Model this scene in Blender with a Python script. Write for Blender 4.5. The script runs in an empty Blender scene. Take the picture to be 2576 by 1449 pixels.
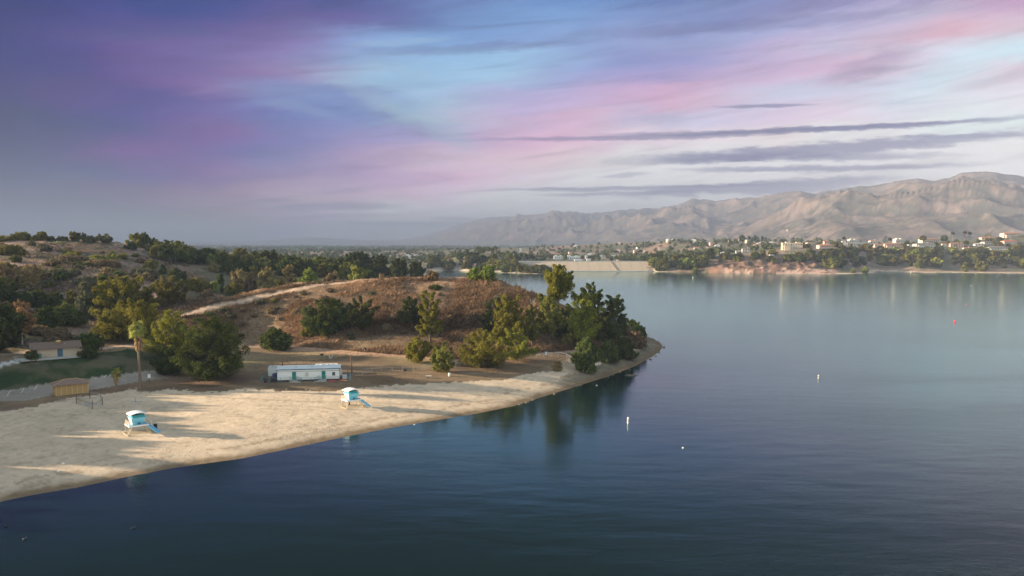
import bpy, math, random
import numpy as np
from mathutils import Vector, Matrix
R = math.radians
scene = bpy.context.scene
COL = scene.collection
rnd = random.Random(7)

# ------------------------------------------------------------------ camera
CAMZ, F, CX, CY, HZ = 40.0, 1983.0, 1288.0, 724.5, 612.0
PITCH = math.atan((CY - HZ) / F)
cd = bpy.data.cameras.new('camera'); cam = bpy.data.objects.new('camera', cd); COL.objects.link(cam)
cam.location = (0, 0, CAMZ); cam.rotation_euler = (math.pi / 2 - PITCH, 0, 0)
cd.sensor_width = 36; cd.lens = 36 * F / 2576; cd.clip_start = 1; cd.clip_end = 60000
scene.camera = cam
CP, SP = math.cos(PITCH), math.sin(PITCH)

def ray(px, py):
    a = (px - CX) / F; b = -(py - CY) / F
    return a, CP + b * SP, -SP + b * CP
def at_y(px, py, Y):
    x, y, z = ray(px, py); s = Y / y
    return x * s, Y, CAMZ + z * s
def at_z(px, py, z0):
    x, y, z = ray(px, py); s = (z0 - CAMZ) / z
    return x * s, y * s, z0
def proj(x, y, z):
    f = y * CP - (z - CAMZ) * SP; u = y * SP + (z - CAMZ) * CP
    return CX + F * x / f, CY - F * u / f

# ------------------------------------------------------------------ noise
def _h(ix, iy, s):
    n = (ix.astype(np.int64) * 374761393 + iy.astype(np.int64) * 668265263 + s * 1442695041) & 0xffffffff
    n = ((n ^ (n >> 13)) * 1274126177) & 0xffffffff
    n = n ^ (n >> 16)
    return (n & 0xffff) / 65535.0
def vnoise(x, y, s=0):
    x = np.asarray(x, float); y = np.asarray(y, float)
    ix = np.floor(x); iy = np.floor(y); fx = x - ix; fy = y - iy
    fx = fx * fx * fx * (fx * (fx * 6 - 15) + 10); fy = fy * fy * fy * (fy * (fy * 6 - 15) + 10)
    a = _h(ix, iy, s); b = _h(ix + 1, iy, s); c = _h(ix, iy + 1, s); d = _h(ix + 1, iy + 1, s)
    return (a + (b - a) * fx) * (1 - fy) + (c + (d - c) * fx) * fy
def fbm(x, y, o=4, s=0, g=.5):
    t = 0; a = 1; n = 0
    for k in range(o):
        t = t + a * vnoise(x * 2 ** k + 17.3 * k, y * 2 ** k - 9.1 * k, s + k); n += a; a *= g
    return t / n
def ridged(x, y, o=4, s=0, g=.5):
    t = 0; a = 1; n = 0; w = 1
    for k in range(o):
        v = 1 - np.abs(2 * vnoise(x * 2 ** k + 5.7 * k, y * 2 ** k + 3.1 * k, s + k) - 1); v = v * v * w
        w = np.clip(v * 1.6, 0, 1); t = t + a * v; n += a; a *= g
    return t / n
def sstep(a, b, x):
    t = np.clip((x - a) / (b - a), 0, 1); return t * t * (3 - 2 * t)

def inside(poly, x, y):
    r = np.zeros(x.shape, bool); n = len(poly)
    for i in range(n):
        x0, y0 = poly[i]; x1, y1 = poly[(i + 1) % n]
        if y0 == y1: continue
        c = ((y0 > y) != (y1 > y)) & (x < (x1 - x0) * (y - y0) / (y1 - y0) + x0)
        r ^= c
    return r
def pdist(line, x, y, closed=False):
    d = np.full(x.shape, 1e18); n = len(line)
    for i in range(n if closed else n - 1):
        x0, y0 = line[i]; x1, y1 = line[(i + 1) % n]
        dx, dy = x1 - x0, y1 - y0; L = dx * dx + dy * dy + 1e-9
        t = np.clip(((x - x0) * dx + (y - y0) * dy) / L, 0, 1)
        d = np.minimum(d, (x - x0 - t * dx) ** 2 + (y - y0 - t * dy) ** 2)
    return np.sqrt(d)

# ------------------------------------------------------------------ the lake outline (world metres)
SH_NEAR = [(0,1262),(80,1245),(200,1225),(330,1197),(450,1175),(610,1153),(730,1128),(870,1098),(1000,1073),(1120,1053),
           (1200,1040),(1290,1022),(1350,1003),(1440,975),(1530,947),(1600,920),(1640,898),(1660,883),(1667,871),(1656,860),(1640,853),(1620,848)]
def W0(px, py): return at_z(px, py, 0)[:2]
near = [W0(*p) for p in SH_NEAR]
lake = [(-78, 40), (-70, 75)] + [(-66.5, 112)] + near
lake = [(-150, -300), (-110, 20), (-84, 85)] + near
lake += [(55, 356), (36, 385), (0, 402), (-40, 420), (-85, 480), (-96, 600), (-100, 760), (-112, 900), (-128, 1010), (-126, 1140)]
lake += [W0(*p) for p in [(1069,681),(1152,681),(1175,683.5),(1248,685),(1293,687.5),(1350,689),(1392,689),(1399,687),(1392,684.5)]]
DAMY = 1123.0
lake += [((1380 - CX) / F * DAMY, DAMY + 4), ((1645 - CX) / F * DAMY, DAMY + 4)]
lake += [W0(*p) for p in [(1655,684),(1761,685.3),(1802,687),(1900,688.6),(2059,688.8),(2087,689.8),(2196,687.8),(2200,685.5),(2206,684),(2257,683.6),(2285,685),(2330,686),(2371,685.6),(2450,686.5),(2576,687.8),(2800,690)]]
lake += [(1100, 900), (1200, -300)]
rr = random.Random(3)
def rough(poly, amp):
    out = []
    for i in range(len(poly)):
        a, b = poly[i], poly[(i + 1) % len(poly)]
        L = math.dist(a, b); n = max(1, min(24, int(L / 9)))
        for k in range(n):
            t = k / n; s = amp * min(1, L / 60) * (0 if k == 0 else 1)
            far = 1.0 + (a[1] > 500) * 3
            out.append((a[0] + (b[0] - a[0]) * t + rr.uniform(-s, s) * far, a[1] + (b[1] - a[1]) * t + rr.uniform(-s, s) * far))
    return out
LAKE = rough(lake, .6)

# ------------------------------------------------------------------ terrain control points (px, py, Y)
CPX = [
 # beach and flats
 (350,1095,158),(890,1028,184),(600,1080,163),(100,1180,137),
]
ctrl = []
def c(px, py, Y): ctrl.append(at_y(px, py, Y))
def cz(px, Y, z): ctrl.append(((px - CX) / F * Y, Y, z))
for px, Y in [(-700,150),(-300,145),(0,140),(200,145),(350,158),(600,163),(890,184),(1200,200),(1400,215)]: cz(px, Y, 1.7)
for px, Y in [(0,180),(250,178),(600,190),(900,200),(1100,207),(1300,222),(1450,232)]: cz(px, Y, 2.4)
for px, Y in [(-600,195),(-200,196),(0,197),(165,195),(350,202),(540,207),(780,212),(950,212),(1150,222),(1330,232)]: cz(px, Y, 3.0)
for px, Y in [(-700,110),(-600,60),(-900,60)]: cz(px, Y, 1.7)
# lawn bank and terrace
for px, Y, z in [(-200,199,3.2),(0,201.5,3.2),(150,204,3.2),(320,208,3.3),(0,211,7.8),(70,214,8),(120,216,8),(190,219,8),(260,224,8),(330,232,7.6),(-200,208,8),(0,225,8.2),(60,233,8.2),(130,232,8.3),
                 (400,225,4.6),(460,232,4.5),(540,222,3.6),(370,245,7.8),(280,238,8),(620,288,4.6),(700,282,4.4),(800,272,4.2),(620,240,3.7),(800,240,3.5),(1000,240,3.6),(1000,254,4.4),(1150,250,4.5),(1250,248,4.6),(1330,244,4.2),
                 (450,262,6.5),(480,285,8.5)]: cz(px, Y, z)
# bank behind the restroom, valley, left hill
for p in [(100,850,246),(0,850,240),(60,810,268),(0,760,300),(150,800,285),(200,830,262),(280,812,308),(330,800,318),(240,780,335),(-200,760,290),(-200,700,350)]: c(*p)
for p in [(0,655,385),(-200,640,380),(100,668,378),(190,685,372),(280,702,365),(350,722,352),(420,748,335)]: c(*p)
for p in [(0,640,440),(150,650,440),(250,672,430),(380,700,420),(480,728,410),(560,742,400)]: c(*p)
for p in [(-250,600,520),(-100,603,520),(0,604,520),(60,603,520),(130,603,520),(200,602,520),(270,609,520),(330,620,520),(380,632,520),(430,646,520)]: c(*p)
for px in (-250, 0, 200): cz(px, 640, 33)
cz(330, 640, 28)
# round hill : foot, body, crest, back
for px, Y, z in [(1200,268,6),(1100,272,6.5),(1000,275,7),(900,280,7),(800,290,8),(700,300,9.5),(620,303,9.5),(560,300,10.5),(1300,262,6),(1400,258,5),(1480,262,5),(1540,276,4.2)]: cz(px, Y, z)
for p in [(460,794,300),(560,766,310),(640,748,318),(700,736,323),(830,716,334)]: c(*p)
for p in [(560,757,318),(660,729,328),(760,712,337),(900,704,343),(1060,701,346),(1200,704,342),(1270,715,333),(1340,737,322),(1400,764,312),(1480,800,302),(1560,829,300)]: c(*p)
for p in [(900,745,312),(1060,745,312),(1200,750,308),(1130,790,292),(950,790,295),(800,780,302),(1300,780,298)]: c(*p)
for px, Y, z in [(560,350,11),(700,375,11),(850,390,8),(1000,395,6),(1150,390,5),(1300,365,5),(1400,345,5),(1500,335,3.5),(1590,320,2.5),(1600,300,2.2)]: cz(px, Y, z)
# woods behind
for px, Y, z in [(420,470,20),(500,470,16),(600,430,13.5),(700,450,14),(840,470,12),(950,480,9),(1020,500,6),(520,560,25),(620,600,20),(760,600,17),(900,600,15),(1000,600,12),(1045,640,7),
                 (450,700,20),(650,750,12),(850,760,9),(1000,800,7),(1040,960,7),(300,900,10),(600,1000,8),(900,1100,9),(0,1000,9),(-300,900,10),(-300,1500,9),(1050,1180,8),(0,1600,8),(600,1600,8),(1000,1600,8)]: cz(px, Y, z)
# beyond the arm
for px, Y, z in [(1100,1190,9),(1200,1180,10),(1220,1260,24),(1160,1280,18),(1290,1240,14),(1260,1120,5),(1340,1085,5),(1385,1070,4),(1290,1160,11.5),(1300,1200,9),(1120,1300,10)]: cz(px, Y, z)
# town plain behind the dam
for px, Y, z in [(1400,1190,6),(1500,1190,6),(1600,1190,7),(1400,1600,8),(1600,1600,9),(1300,2200,8),(1700,2200,12),(900,2200,8),(400,2200,8),(2100,2300,14),(2500,2300,16),(1750,1500,12),(2900,2300,16),(1850,1950,42),(1950,1950,44),(2040,2000,34),(1690,2000,44),(1640,1950,28),(1770,2000,38),(1900,2200,30),(1700,2250,30),(1590,1900,14)]: cz(px, Y, z)
# bluff and the hillside of houses
for px, Y, z in [(1660,1150,10),(1700,1160,15),(1760,1130,14),(1760,1190,20),(1830,1110,13),(1830,1180,24),(1900,1090,14),(1900,1170,25),(1980,1090,13),(2060,1085,12),(2000,1180,31),(2090,1180,30),
                 (2150,1110,8),(2150,1160,17),(2200,1190,14),(2230,1140,4),(2240,1175,9),(2240,1220,22),(2330,1110,5),(2300,1190,26),(2330,1260,37),(2400,1120,5),(2450,1200,32),(2500,1290,48),(2576,1120,5),(2576,1200,30),(2576,1300,54),(2700,1300,54),(2700,1120,6),(2640,1220,36),
                 (2150,1260,34),(2000,1300,30),(1850,1300,20),(2576,1450,50),(2300,1450,34),(2000,1500,18)]: cz(px, Y, z)
P = np.array(ctrl)
def _uv(x, y): return x / y, np.log(y)
_pu, _pv = _uv(P[:, 0], P[:, 1])
def _tps(d2): return .5 * d2 * np.log(d2 + 1e-12)
_n = len(P); _A = np.zeros((_n + 3, _n + 3))
_A[:_n, :_n] = _tps((_pu[:, None] - _pu) ** 2 + (_pv[:, None] - _pv) ** 2) + np.eye(_n) * 2e-5
_A[:_n, _n:] = np.c_[np.ones(_n), _pu, _pv]; _A[_n:, :_n] = _A[:_n, _n:].T
_w = np.linalg.solve(_A, np.r_[P[:, 2], 0, 0, 0])
def land(x, y):
    u, v = _uv(x, np.maximum(y, 30)); o = _w[_n] + _w[_n + 1] * u + _w[_n + 2] * v
    for i in range(_n):
        o += _w[i] * _tps((u - _pu[i]) ** 2 + (v - _pv[i]) ** 2)
    return o
def height(x, y, detail=True):
    x = np.atleast_1d(np.asarray(x, float)); y = np.atleast_1d(np.asarray(y, float))
    h = np.maximum(land(x, y), 1.2)
    d = pdist(LAKE, x, y, True); ins = inside(LAKE, x, y)
    far = y > 500
    w = np.where(far, 7, 7.0)
    if detail:
        hill = sstep(5.0, 9.0, h)
        amp = np.where(far, 2.2, 1.0) * hill
        h = h + amp * 1.5 * (fbm(x / 26, y / 26, 4, 5) - .5) + hill * 1.15 * (fbm(x / 5, y / 5, 3, 9) - .5) + .16 * (fbm(x / 7, y / 7, 3, 11) - .5)
        # eroded gullies on the far bluff
        b = np.exp(-((y - 1085) / 26) ** 2) * sstep(.24, .28, x / y) * (1 - sstep(.395, .41, x / y))
        h = h + b * 6 * (ridged(x / 9, y / 22, 3, 21) - .45)
    z = h * (1 - np.exp(-d / w))
    return np.where(ins, -np.minimum(d * .12, 3), np.maximum(z, .02))
def hz(x, y): return float(height(x, y)[0])
def hit(px, py):
    """the point of the ground seen at a pixel"""
    Y = np.exp(np.linspace(math.log(70), math.log(2300), 1500))
    x, y, z = ray(px, py); X = x * Y / y; Z = CAMZ + z * Y / y
    g = height(X, Y); k = np.argmax(g > Z)
    if not (g > Z).any(): k = 1499
    return X[k], Y[k], g[k]
def hitline(pts): return [hit(*p)[:2] for p in pts]

# ------------------------------------------------------------------ materials
def lin(c): return tuple((v / 255 / 12.92) if v / 255 <= .04045 else ((v / 255 + .055) / 1.055) ** 2.4 for v in c)
class N:
    """tiny expression layer over shader math nodes"""
    t = None
    def __init__(s, o): s.o = o
    @staticmethod
    def op(op, *a, clamp=False):
        n = N.t.nodes.new('ShaderNodeMath'); n.operation = op; n.use_clamp = clamp
        for i, v in enumerate(a):
            if isinstance(v, N): N.t.links.new(v.o, n.inputs[i])
            else: n.inputs[i].default_value = v
        return N(n.outputs[0])
    def __add__(s, o): return N.op('ADD', s, o)
    __radd__ = __add__
    def __sub__(s, o): return N.op('SUBTRACT', s, o)
    def __rsub__(s, o): return N.op('SUBTRACT', o, s)
    def __mul__(s, o): return N.op('MULTIPLY', s, o)
    __rmul__ = __mul__
    def __truediv__(s, o): return N.op('DIVIDE', s, o)
    def __rtruediv__(s, o): return N.op('DIVIDE', o, s)
def nsmooth(a, b, x):
    n = N.t.nodes.new('ShaderNodeMapRange'); n.interpolation_type = 'SMOOTHSTEP'
    N.t.links.new(x.o, n.inputs['Value']); n.inputs['From Min'].default_value = a; n.inputs['From Max'].default_value = b
    return N(n.outputs['Result'])
def ncomb(x, y, z):
    n = N.t.nodes.new('ShaderNodeCombineXYZ')
    for i, v in enumerate((x, y, z)):
        if isinstance(v, N): N.t.links.new(v.o, n.inputs[i])
        else: n.inputs[i].default_value = v
    return N(n.outputs[0])
def nnoise(vec, scale=1, detail=4, rough=.5, dist=0):
    n = N.t.nodes.new('ShaderNodeTexNoise'); n.inputs['Scale'].default_value = scale; n.inputs['Detail'].default_value = detail
    n.inputs['Roughness'].default_value = rough; n.inputs['Distortion'].default_value = dist
    if vec is not None: N.t.links.new(vec.o, n.inputs['Vector'])
    return N(n.outputs[0])
def nmix(f, a, b, mode='MIX'):
    n = N.t.nodes.new('ShaderNodeMix'); n.data_type = 'RGBA'; n.blend_type = mode; n.clamp_factor = True
    for s, v in ((n.inputs[0], f), (n.inputs[6], a), (n.inputs[7], b)):
        if isinstance(v, N): N.t.links.new(v.o, s)
        elif isinstance(v, (tuple, list)): s.default_value = (*v[:3], 1)
        else: s.default_value = v
    return N(n.outputs[2])

def mat(name, col, rough=.8, metal=0, var=.12, scale=3, bump=0, spec=.3):
    m = bpy.data.materials.new(name); m.use_nodes = True; t = m.node_tree; N.t = t
    b = t.nodes['Principled BSDF']; b.inputs['Roughness'].default_value = rough; b.inputs['Metallic'].default_value = metal
    b.inputs['Specular IOR Level'].default_value = spec
    tc = t.nodes.new('ShaderNodeTexCoord'); v = N(tc.outputs['Object'])
    n = nnoise(v, scale, 5, .6)
    cc = nmix(n, tuple(x * (1 - var) for x in col), tuple(min(1, x * (1 + var)) for x in col))
    t.links.new(cc.o, b.inputs['Base Color'])
    if bump:
        bn = t.nodes.new('ShaderNodeBump'); bn.inputs['Strength'].default_value = bump; bn.inputs['Distance'].default_value = .05
        t.links.new(n.o, bn.inputs['Height']); t.links.new(bn.outputs[0], b.inputs['Normal'])
    return m
def leafmat(name, col, trans=.25):
    """foliage: the point attribute tint varies each clump round the base colour"""
    m = bpy.data.materials.new(name); m.use_nodes = True; t = m.node_tree; N.t = t
    for n in list(t.nodes): t.nodes.remove(n)
    out = t.nodes.new('ShaderNodeOutputMaterial'); at = t.nodes.new('ShaderNodeAttribute'); at.attribute_name = 'tint'
    oi = t.nodes.new('ShaderNodeObjectInfo')
    hv = t.nodes.new('ShaderNodeHueSaturation'); hv.inputs['Color'].default_value = (*col, 1)
    tv = N(at.outputs['Fac'])
    rd = N(oi.outputs['Random'])
    t.links.new((0.48 + rd * .035).o, hv.inputs['Hue'])
    t.links.new((tv * .9 + .5 + rd * .25).o, hv.inputs['Value'])
    d = t.nodes.new('ShaderNodeBsdfDiffuse'); tr = t.nodes.new('ShaderNodeBsdfTranslucent')
    t.links.new(hv.outputs[0], d.inputs[0]); t.links.new(hv.outputs[0], tr.inputs[0])
    mx = t.nodes.new('ShaderNodeMixShader'); mx.inputs[0].default_value = trans
    t.links.new(d.outputs[0], mx.inputs[1]); t.links.new(tr.outputs[0], mx.inputs[2]); t.links.new(mx.outputs[0], out.inputs[0])
    return m

# ------------------------------------------------------------------ objects
def put(o, parent=None):
    COL.objects.link(o)
    if parent is not None: o.parent = parent
    return o
def tag(o, label=None, cat=None, group=None, kind=None):
    if label: o['label'] = label
    if cat: o['category'] = cat
    if group: o['group'] = group
    if kind: o['kind'] = kind
    return o
def thing(name, label, cat, loc=(0, 0, 0), rz=0, group=None):
    o = bpy.data.objects.new(name, None); o.empty_display_size = .2; put(o)
    o.location = loc; o.rotation_euler = (0, 0, rz); return tag(o, label, cat, group)
def npmesh(name, V, Fc, mats=(), smooth=True, tint=None, k=4, mi=None, color=None):
    """fast mesh from numpy arrays: Fc is (n,k)"""
    me = bpy.data.meshes.new(name); V = np.asarray(V, np.float32); Fc = np.asarray(Fc, np.int32)
    me.vertices.add(len(V)); me.vertices.foreach_set('co', V.ravel())
    me.loops.add(Fc.size); me.loops.foreach_set('vertex_index', Fc.ravel())
    me.polygons.add(len(Fc)); me.polygons.foreach_set('loop_start', np.arange(0, Fc.size, Fc.shape[1], dtype=np.int32))
    if mi is not None: me.polygons.foreach_set('material_index', np.asarray(mi, np.int32))
    me.polygons.foreach_set('use_smooth', np.full(len(Fc), smooth, bool))
    for m in mats: me.materials.append(m)
    if tint is not None:
        a = me.attributes.new('tint', 'FLOAT', 'POINT'); a.data.foreach_set('value', np.asarray(tint, np.float32))
    if color is not None:
        a = me.color_attributes.new('Col', 'FLOAT_COLOR', 'POINT')
        a.data.foreach_set('color', np.c_[color, np.ones(len(color))].astype(np.float32).ravel())
    me.update(calc_edges=True); me.validate()
    return me
class MB:
    """collects boxes, bars and prisms and links them as ONE mesh object"""
    def __init__(s): s.v = []; s.f = []
    def add(s, vs, fs):
        n = len(s.v); s.v += [tuple(v) for v in vs]; s.f += [tuple(i + n for i in f) for f in fs]; return s
    def box(s, x0, x1, y0, y1, z0, z1, M=None):
        vs = [(x0,y0,z0),(x1,y0,z0),(x1,y1,z0),(x0,y1,z0),(x0,y0,z1),(x1,y0,z1),(x1,y1,z1),(x0,y1,z1)]
        if M is not None: vs = [M @ Vector(v) for v in vs]
        return s.add(vs, [(0,3,2,1),(4,5,6,7),(0,1,5,4),(1,2,6,5),(2,3,7,6),(3,0,4,7)])
    def tube(s, pts, rad, n=8, cap=True):
        pts = [Vector(p) for p in pts]; rad = [rad] * len(pts) if isinstance(rad, (int, float)) else rad
        base = len(s.v)
        for i, p in enumerate(pts):
            d = (pts[min(i + 1, len(pts) - 1)] - pts[max(i - 1, 0)]).normalized()
            a = d.cross(Vector((0, 0, 1)) if abs(d.z) < .9 else Vector((0, 1, 0))).normalized(); b = d.cross(a)
            for k in range(n):
                t = 2 * math.pi * (k + .5) / n; s.v.append(tuple(p + (a * math.cos(t) + b * math.sin(t)) * rad[i]))
        for i in range(len(pts) - 1):
            for k in range(n):
                k2 = (k + 1) % n; s.f.append((base + i * n + k, base + i * n + k2, base + (i + 1) * n + k2, base + (i + 1) * n + k))
        if cap:
            s.f.append(tuple(base + k for k in range(n))[::-1]); s.f.append(tuple(base + (len(pts) - 1) * n + k for k in range(n)))
        return s
    def bar(s, a, b, w, n=4): return s.tube([a, b], w * .7, n)
    def lathe(s, prof, n=16, c=(0, 0, 0)):
        base = len(s.v)
        for r, z in prof:
            for k in range(n):
                t = 2 * math.pi * k / n; s.v.append((c[0] + r * math.cos(t), c[1] + r * math.sin(t), c[2] + z))
        for i in range(len(prof) - 1):
            for k in range(n):
                k2 = (k + 1) % n; s.f.append((base + i * n + k, base + i * n + k2, base + (i + 1) * n + k2, base + (i + 1) * n + k))
        s.f.append(tuple(base + k for k in range(n))[::-1]); s.f.append(tuple(base + (len(prof) - 1) * n + k for k in range(n)))
        return s
    def build(s, name, m, parent=None, smooth=False, bevel=0):
        me = bpy.data.meshes.new(name); me.from_pydata(s.v, [], s.f); me.materials.append(m)
        if smooth:
            for p in me.polygons: p.use_smooth = True
        me.validate(); o = bpy.data.objects.new(name, me); put(o, parent)
        if bevel:
            md = o.modifiers.new('edge', 'BEVEL'); md.width = bevel; md.segments = 2; md.limit_method = 'ANGLE'
        return o
def kids(o): return [c for c in o.children]
def copy_tree(o, parent=None):
    c = o.copy(); COL.objects.link(c)
    if parent is not None: c.parent = parent
    for ch in list(o.children): copy_tree(ch, c)
    return c
# ------------------------------------------------------------------ colours of the ground, by place
C_SAND = np.array(lin((204, 184, 158))) * .88
C_WET = np.array(lin((120, 100, 75)))
C_FIELD = np.array((.20, .14, .085))
C_BRUSH = np.array((.155, .106, .063))
C_SCRUB = np.array((.19, .135, .095))
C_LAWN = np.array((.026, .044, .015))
C_DIRT = np.array((.40, .29, .21))
C_CONC = np.array((.42, .42, .41))
C_ASPH = np.array((.27, .235, .195))
C_ROCK = np.array((.52, .34, .26))
C_DARKDIRT = np.array((.13, .085, .06))
SAND_TOP = [(-400,1060),(0,1032),(80,1026),(140,1008),(190,999),(230,996),(300,987),(335,976),(380,987),(430,978),(480,986),(560,986),(604,978),(660,979),(715,982),(798,988),(881,980),(965,971),(1076,966),(1187,960),
            (1274,955),(1323,941),(1379,935),(1434,931),(1504,934),(1523,912),(1573,895),(1615,870),(1626,850)]
sand_top = hitline(SAND_TOP)
LAWN = hitline([(-300,975),(0,927),(67,911),(115,907),(188,897),(259,886),(322,878),(385,888),(440,915),(440,932),(322,940),(222,953),(104,968),(0,983),(-300,1030)])
ASPH = hitline([(-400,1045),(0,983),(104,968),(222,953),(322,940),(400,932),(455,930),(455,948),(400,953),(350,960),(296,970),(222,984),(118,997),(67,1008),(0,1011),(-400,1075)])
TRACK = hitline([(452,797),(500,783),(560,767),(640,749),(700,737),(760,726),(830,716),(880,711)])
LANE = hitline([(-60,900),(60,888),(175,883),(260,876),(322,871),(400,868),(450,862)])
FOOT = hitline([(-60,935),(0,920),(60,907),(115,900),(190,893)])
TIPP = hitline([(1330,893),(1400,888),(1450,884)]); TIPP2 = hitline([(1573,838),(1580,850),(1570,860)])
FIELDTR = hitline([(600,868),(700,872),(900,890),(1010,895),(1100,905),(1160,910)])

TRACKS = [(hitline(l), w, k) for l, w, k in [([(430,992),(604,1003),(760,1010),(900,1013),(1100,1022),(1290,1012)], .55, .5), ([(0,1236),(200,1199),(450,1150),(730,1104),(1000,1052),(1250,1012)], .5, .45), ([(0,1229),(200,1192),(450,1143),(730,1098),(1000,1047)], .4, .35), ([(200,1170),(400,1128),(560,1108),(700,1090)], .4, .35), ([(640,1020),(780,1022),(900,1040),(860,1062),(740,1075)], .45, .35), ([(650,1030),(790,1033),(880,1046),(840,1060),(730,1070)], .4, .3), ([(420,1080),(560,1060),(640,1052)], .4, .3), ([(950,1000),(1080,985),(1200,982)], .4, .35)]]
def ground_colour(x, y, z, slope):
    n = x.size; e = fbm(x / 6, y / 6, 4, 31) - .5; e2 = fbm(x / 1.7, y / 1.7, 3, 37) - .5; big = fbm(x / 40, y / 40, 4, 41)
    med = fbm(x / 11, y / 11, 4, 43)
    px, py = proj(x, y, z)
    C = np.tile(C_FIELD, (n, 1))
    def mixin(m, c, var=0):
        nonlocal C
        m = np.clip(m, 0, 1)[:, None]; C = C * (1 - m) + np.asarray(c) * m
    mixin(sstep(.42, .62, med + e * .3), C_FIELD * .72)
    mixin(sstep(.52, .7, big) * .6, np.array((.25, .20, .10)))
    nearb = y < 900
    u = x / y
    hill = sstep(5.3, 7.5, z + e * 3) * nearb
    mixin(hill * (u > -.45), C_BRUSH); mixin(hill * (u > -.45) * sstep(.45, .75, med + e2 * .6), C_BRUSH * 1.35)
    mixin(hill * (u > -.45) * sstep(.5, .7, big + e2 * .4) * .7, np.array((.09, .06, .045)))
    # crest of the round hill is paler straw
    crest = np.exp(-((z - 25) / 3.2) ** 2) * (u > -.3) * (u < .05) * nearb
    mixin(crest * .6, np.array((.36, .23, .15)))
    left = sstep(-.40, -.46, u + (y - 300) * -.0004) * nearb * (z > 8.8)
    mixin(left * hill, C_SCRUB); mixin(left * hill * sstep(.45, .6, med + e), np.array((.24, .17, .14))); mixin(left * hill * sstep(.5, .62, big + e), np.array((.075, .085, .045)))
    # the pale grassy spur
    sp = hitline([(-100,640),(0,656),(100,669),(190,686),(280,703),(350,723),(420,748)])
    mixin(np.exp(-(pdist(sp, x, y) / 8) ** 2) * .75 * nearb, np.array((.36, .235, .19)))
    back = (y > 345) * nearb * (u > -.45) * (z < 22); mixin(back * sstep(340, 375, y), np.array((.11, .10, .06)))
    # far shores
    farm = (y >= 900).astype(float)
    mixin(farm, np.array((.11, .11, .07))); mixin(farm * sstep(.45, .65, fbm(x / 60, y / 60, 4, 77)), np.array((.22, .16, .12)))
    bl = farm * sstep(.20, .25, u) * (1 - sstep(.40, .42, u)) * (y < 1135)
    mixin(bl, np.array((.20, .12, .085))); mixin(bl * sstep(.42, .6, fbm(x / 8, y / 8, 3, 79)), np.array((.085, .07, .045)))
    mixin(bl * (z < 5.5 + 7 * (fbm(x / 12, y / 12, 3, 78) - .5)) * sstep(.26, .28, u) * sstep(.3, .5, fbm(x / 5, y / 9, 3, 80)), C_ROCK)
    d = pdist(LAKE, x, y, True)
    mixin(farm * (d < 9) * (z > 0) * (u > .41), C_SAND * .9); mixin(farm * (d < 5) * (z > 0) * (u < .2), np.array((.36, .31, .25)))
    mixin(farm * sstep(.41, .46, u) * (d < 26) * (d > 9) * .7, np.array((.30, .2, .14)))
    # painted by outline
    def poly(pl, c, soft=.0, rag=1.2):
        m = inside(pl, x + (e + e2 * 1.6) * rag * 2, y + (e2 * 2.2 + e) * rag * 2); mixin(m.astype(float) * (1 - soft), c)
    poly([*sand_top, (60, 330), (70, 280), (40, 230), (0, 120), (-130, 20), (-160, 60)], C_SAND, 0, 1.4)
    tipm = sstep(.03, .09, u) * (y > 215) * (y < 350) * (z < 3.4)
    mixin(tipm * (d < 16) * (d > 2.5 + e * 6), C_SAND * .95); mixin(tipm * (d < 7 + e * 9), np.array((.14, .125, .085)))
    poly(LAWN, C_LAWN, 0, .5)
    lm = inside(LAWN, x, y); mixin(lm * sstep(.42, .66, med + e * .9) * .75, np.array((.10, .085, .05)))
    poly(ASPH, C_ASPH, 0, .3)
    def line(pl, w, c, rag=.5):
        dd = pdist(pl, x, y); mixin(1 - sstep(w * .75, w, dd + e2 * rag), c)
    line(TRACK, 1.9, C_DIRT); line(LANE, 2.3, C_DIRT * 1.1); line(FOOT, 1.0, C_CONC, 0); line(TIPP, 1.0, C_DIRT, .4); line(TIPP2, 1.2, C_DIRT * .9, .4)
    line(FIELDTR, 3.2, np.array((.33, .21, .135)), 4)
    for tk, w_, k_ in TRACKS: 
        dd = pdist(tk, x, y); mixin((1 - sstep(w_ * .7, w_ * 1.5, dd + np.abs(e2) * .3)) * min(1, k_ * 1.9) * (fbm(x / 9, y / 9, 2, 99) > .38), C_SAND * .70)
    snd = inside([*sand_top, (60, 330), (70, 280), (40, 230), (0, 120), (-130, 20), (-160, 60)], x, y)
    mixin(snd * sstep(.52, .66, fbm(x / 13, y / 7, 4, 201)) * .22, C_SAND * np.array((.80, .79, .78))); mixin(snd * sstep(.70, .76, fbm(x / 1.6, y / 1.2, 2, 203)) * .5, C_SAND * .62)
    mixin(snd * (sstep(5.5, 6.2, d + e * 5) * (1 - sstep(6.6, 7.4, d + e * 5))) * (fbm(x / 3, y / 3, 3, 205) > .45) * .55, C_WET * 1.2)
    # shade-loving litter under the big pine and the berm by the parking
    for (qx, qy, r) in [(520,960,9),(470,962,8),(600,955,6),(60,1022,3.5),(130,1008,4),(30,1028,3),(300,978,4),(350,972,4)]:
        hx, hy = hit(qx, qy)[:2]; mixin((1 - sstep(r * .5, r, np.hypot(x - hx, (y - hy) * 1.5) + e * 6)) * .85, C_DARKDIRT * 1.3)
    # wet strip along the water
    nb = (y < 420); mixin(nb * (1 - sstep(.9, 2.8, d + e2 * 1.6 + e)) * .85, C_WET * .8); mixin(nb * (1 - sstep(2.0, 4.5, d + e * 2)) * .35, C_WET * 1.1)
    C *= (1 + .22 * e2 + .18 * e)[:, None]
    return np.clip(C, .004, .9)

def gridfaces(nr, nc):
    i = np.arange(nr - 1)[:, None] * nc + np.arange(nc - 1)[None]
    return np.stack([i, i + 1, i + 1 + nc, i + nc], -1).reshape(-1, 4)

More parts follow.
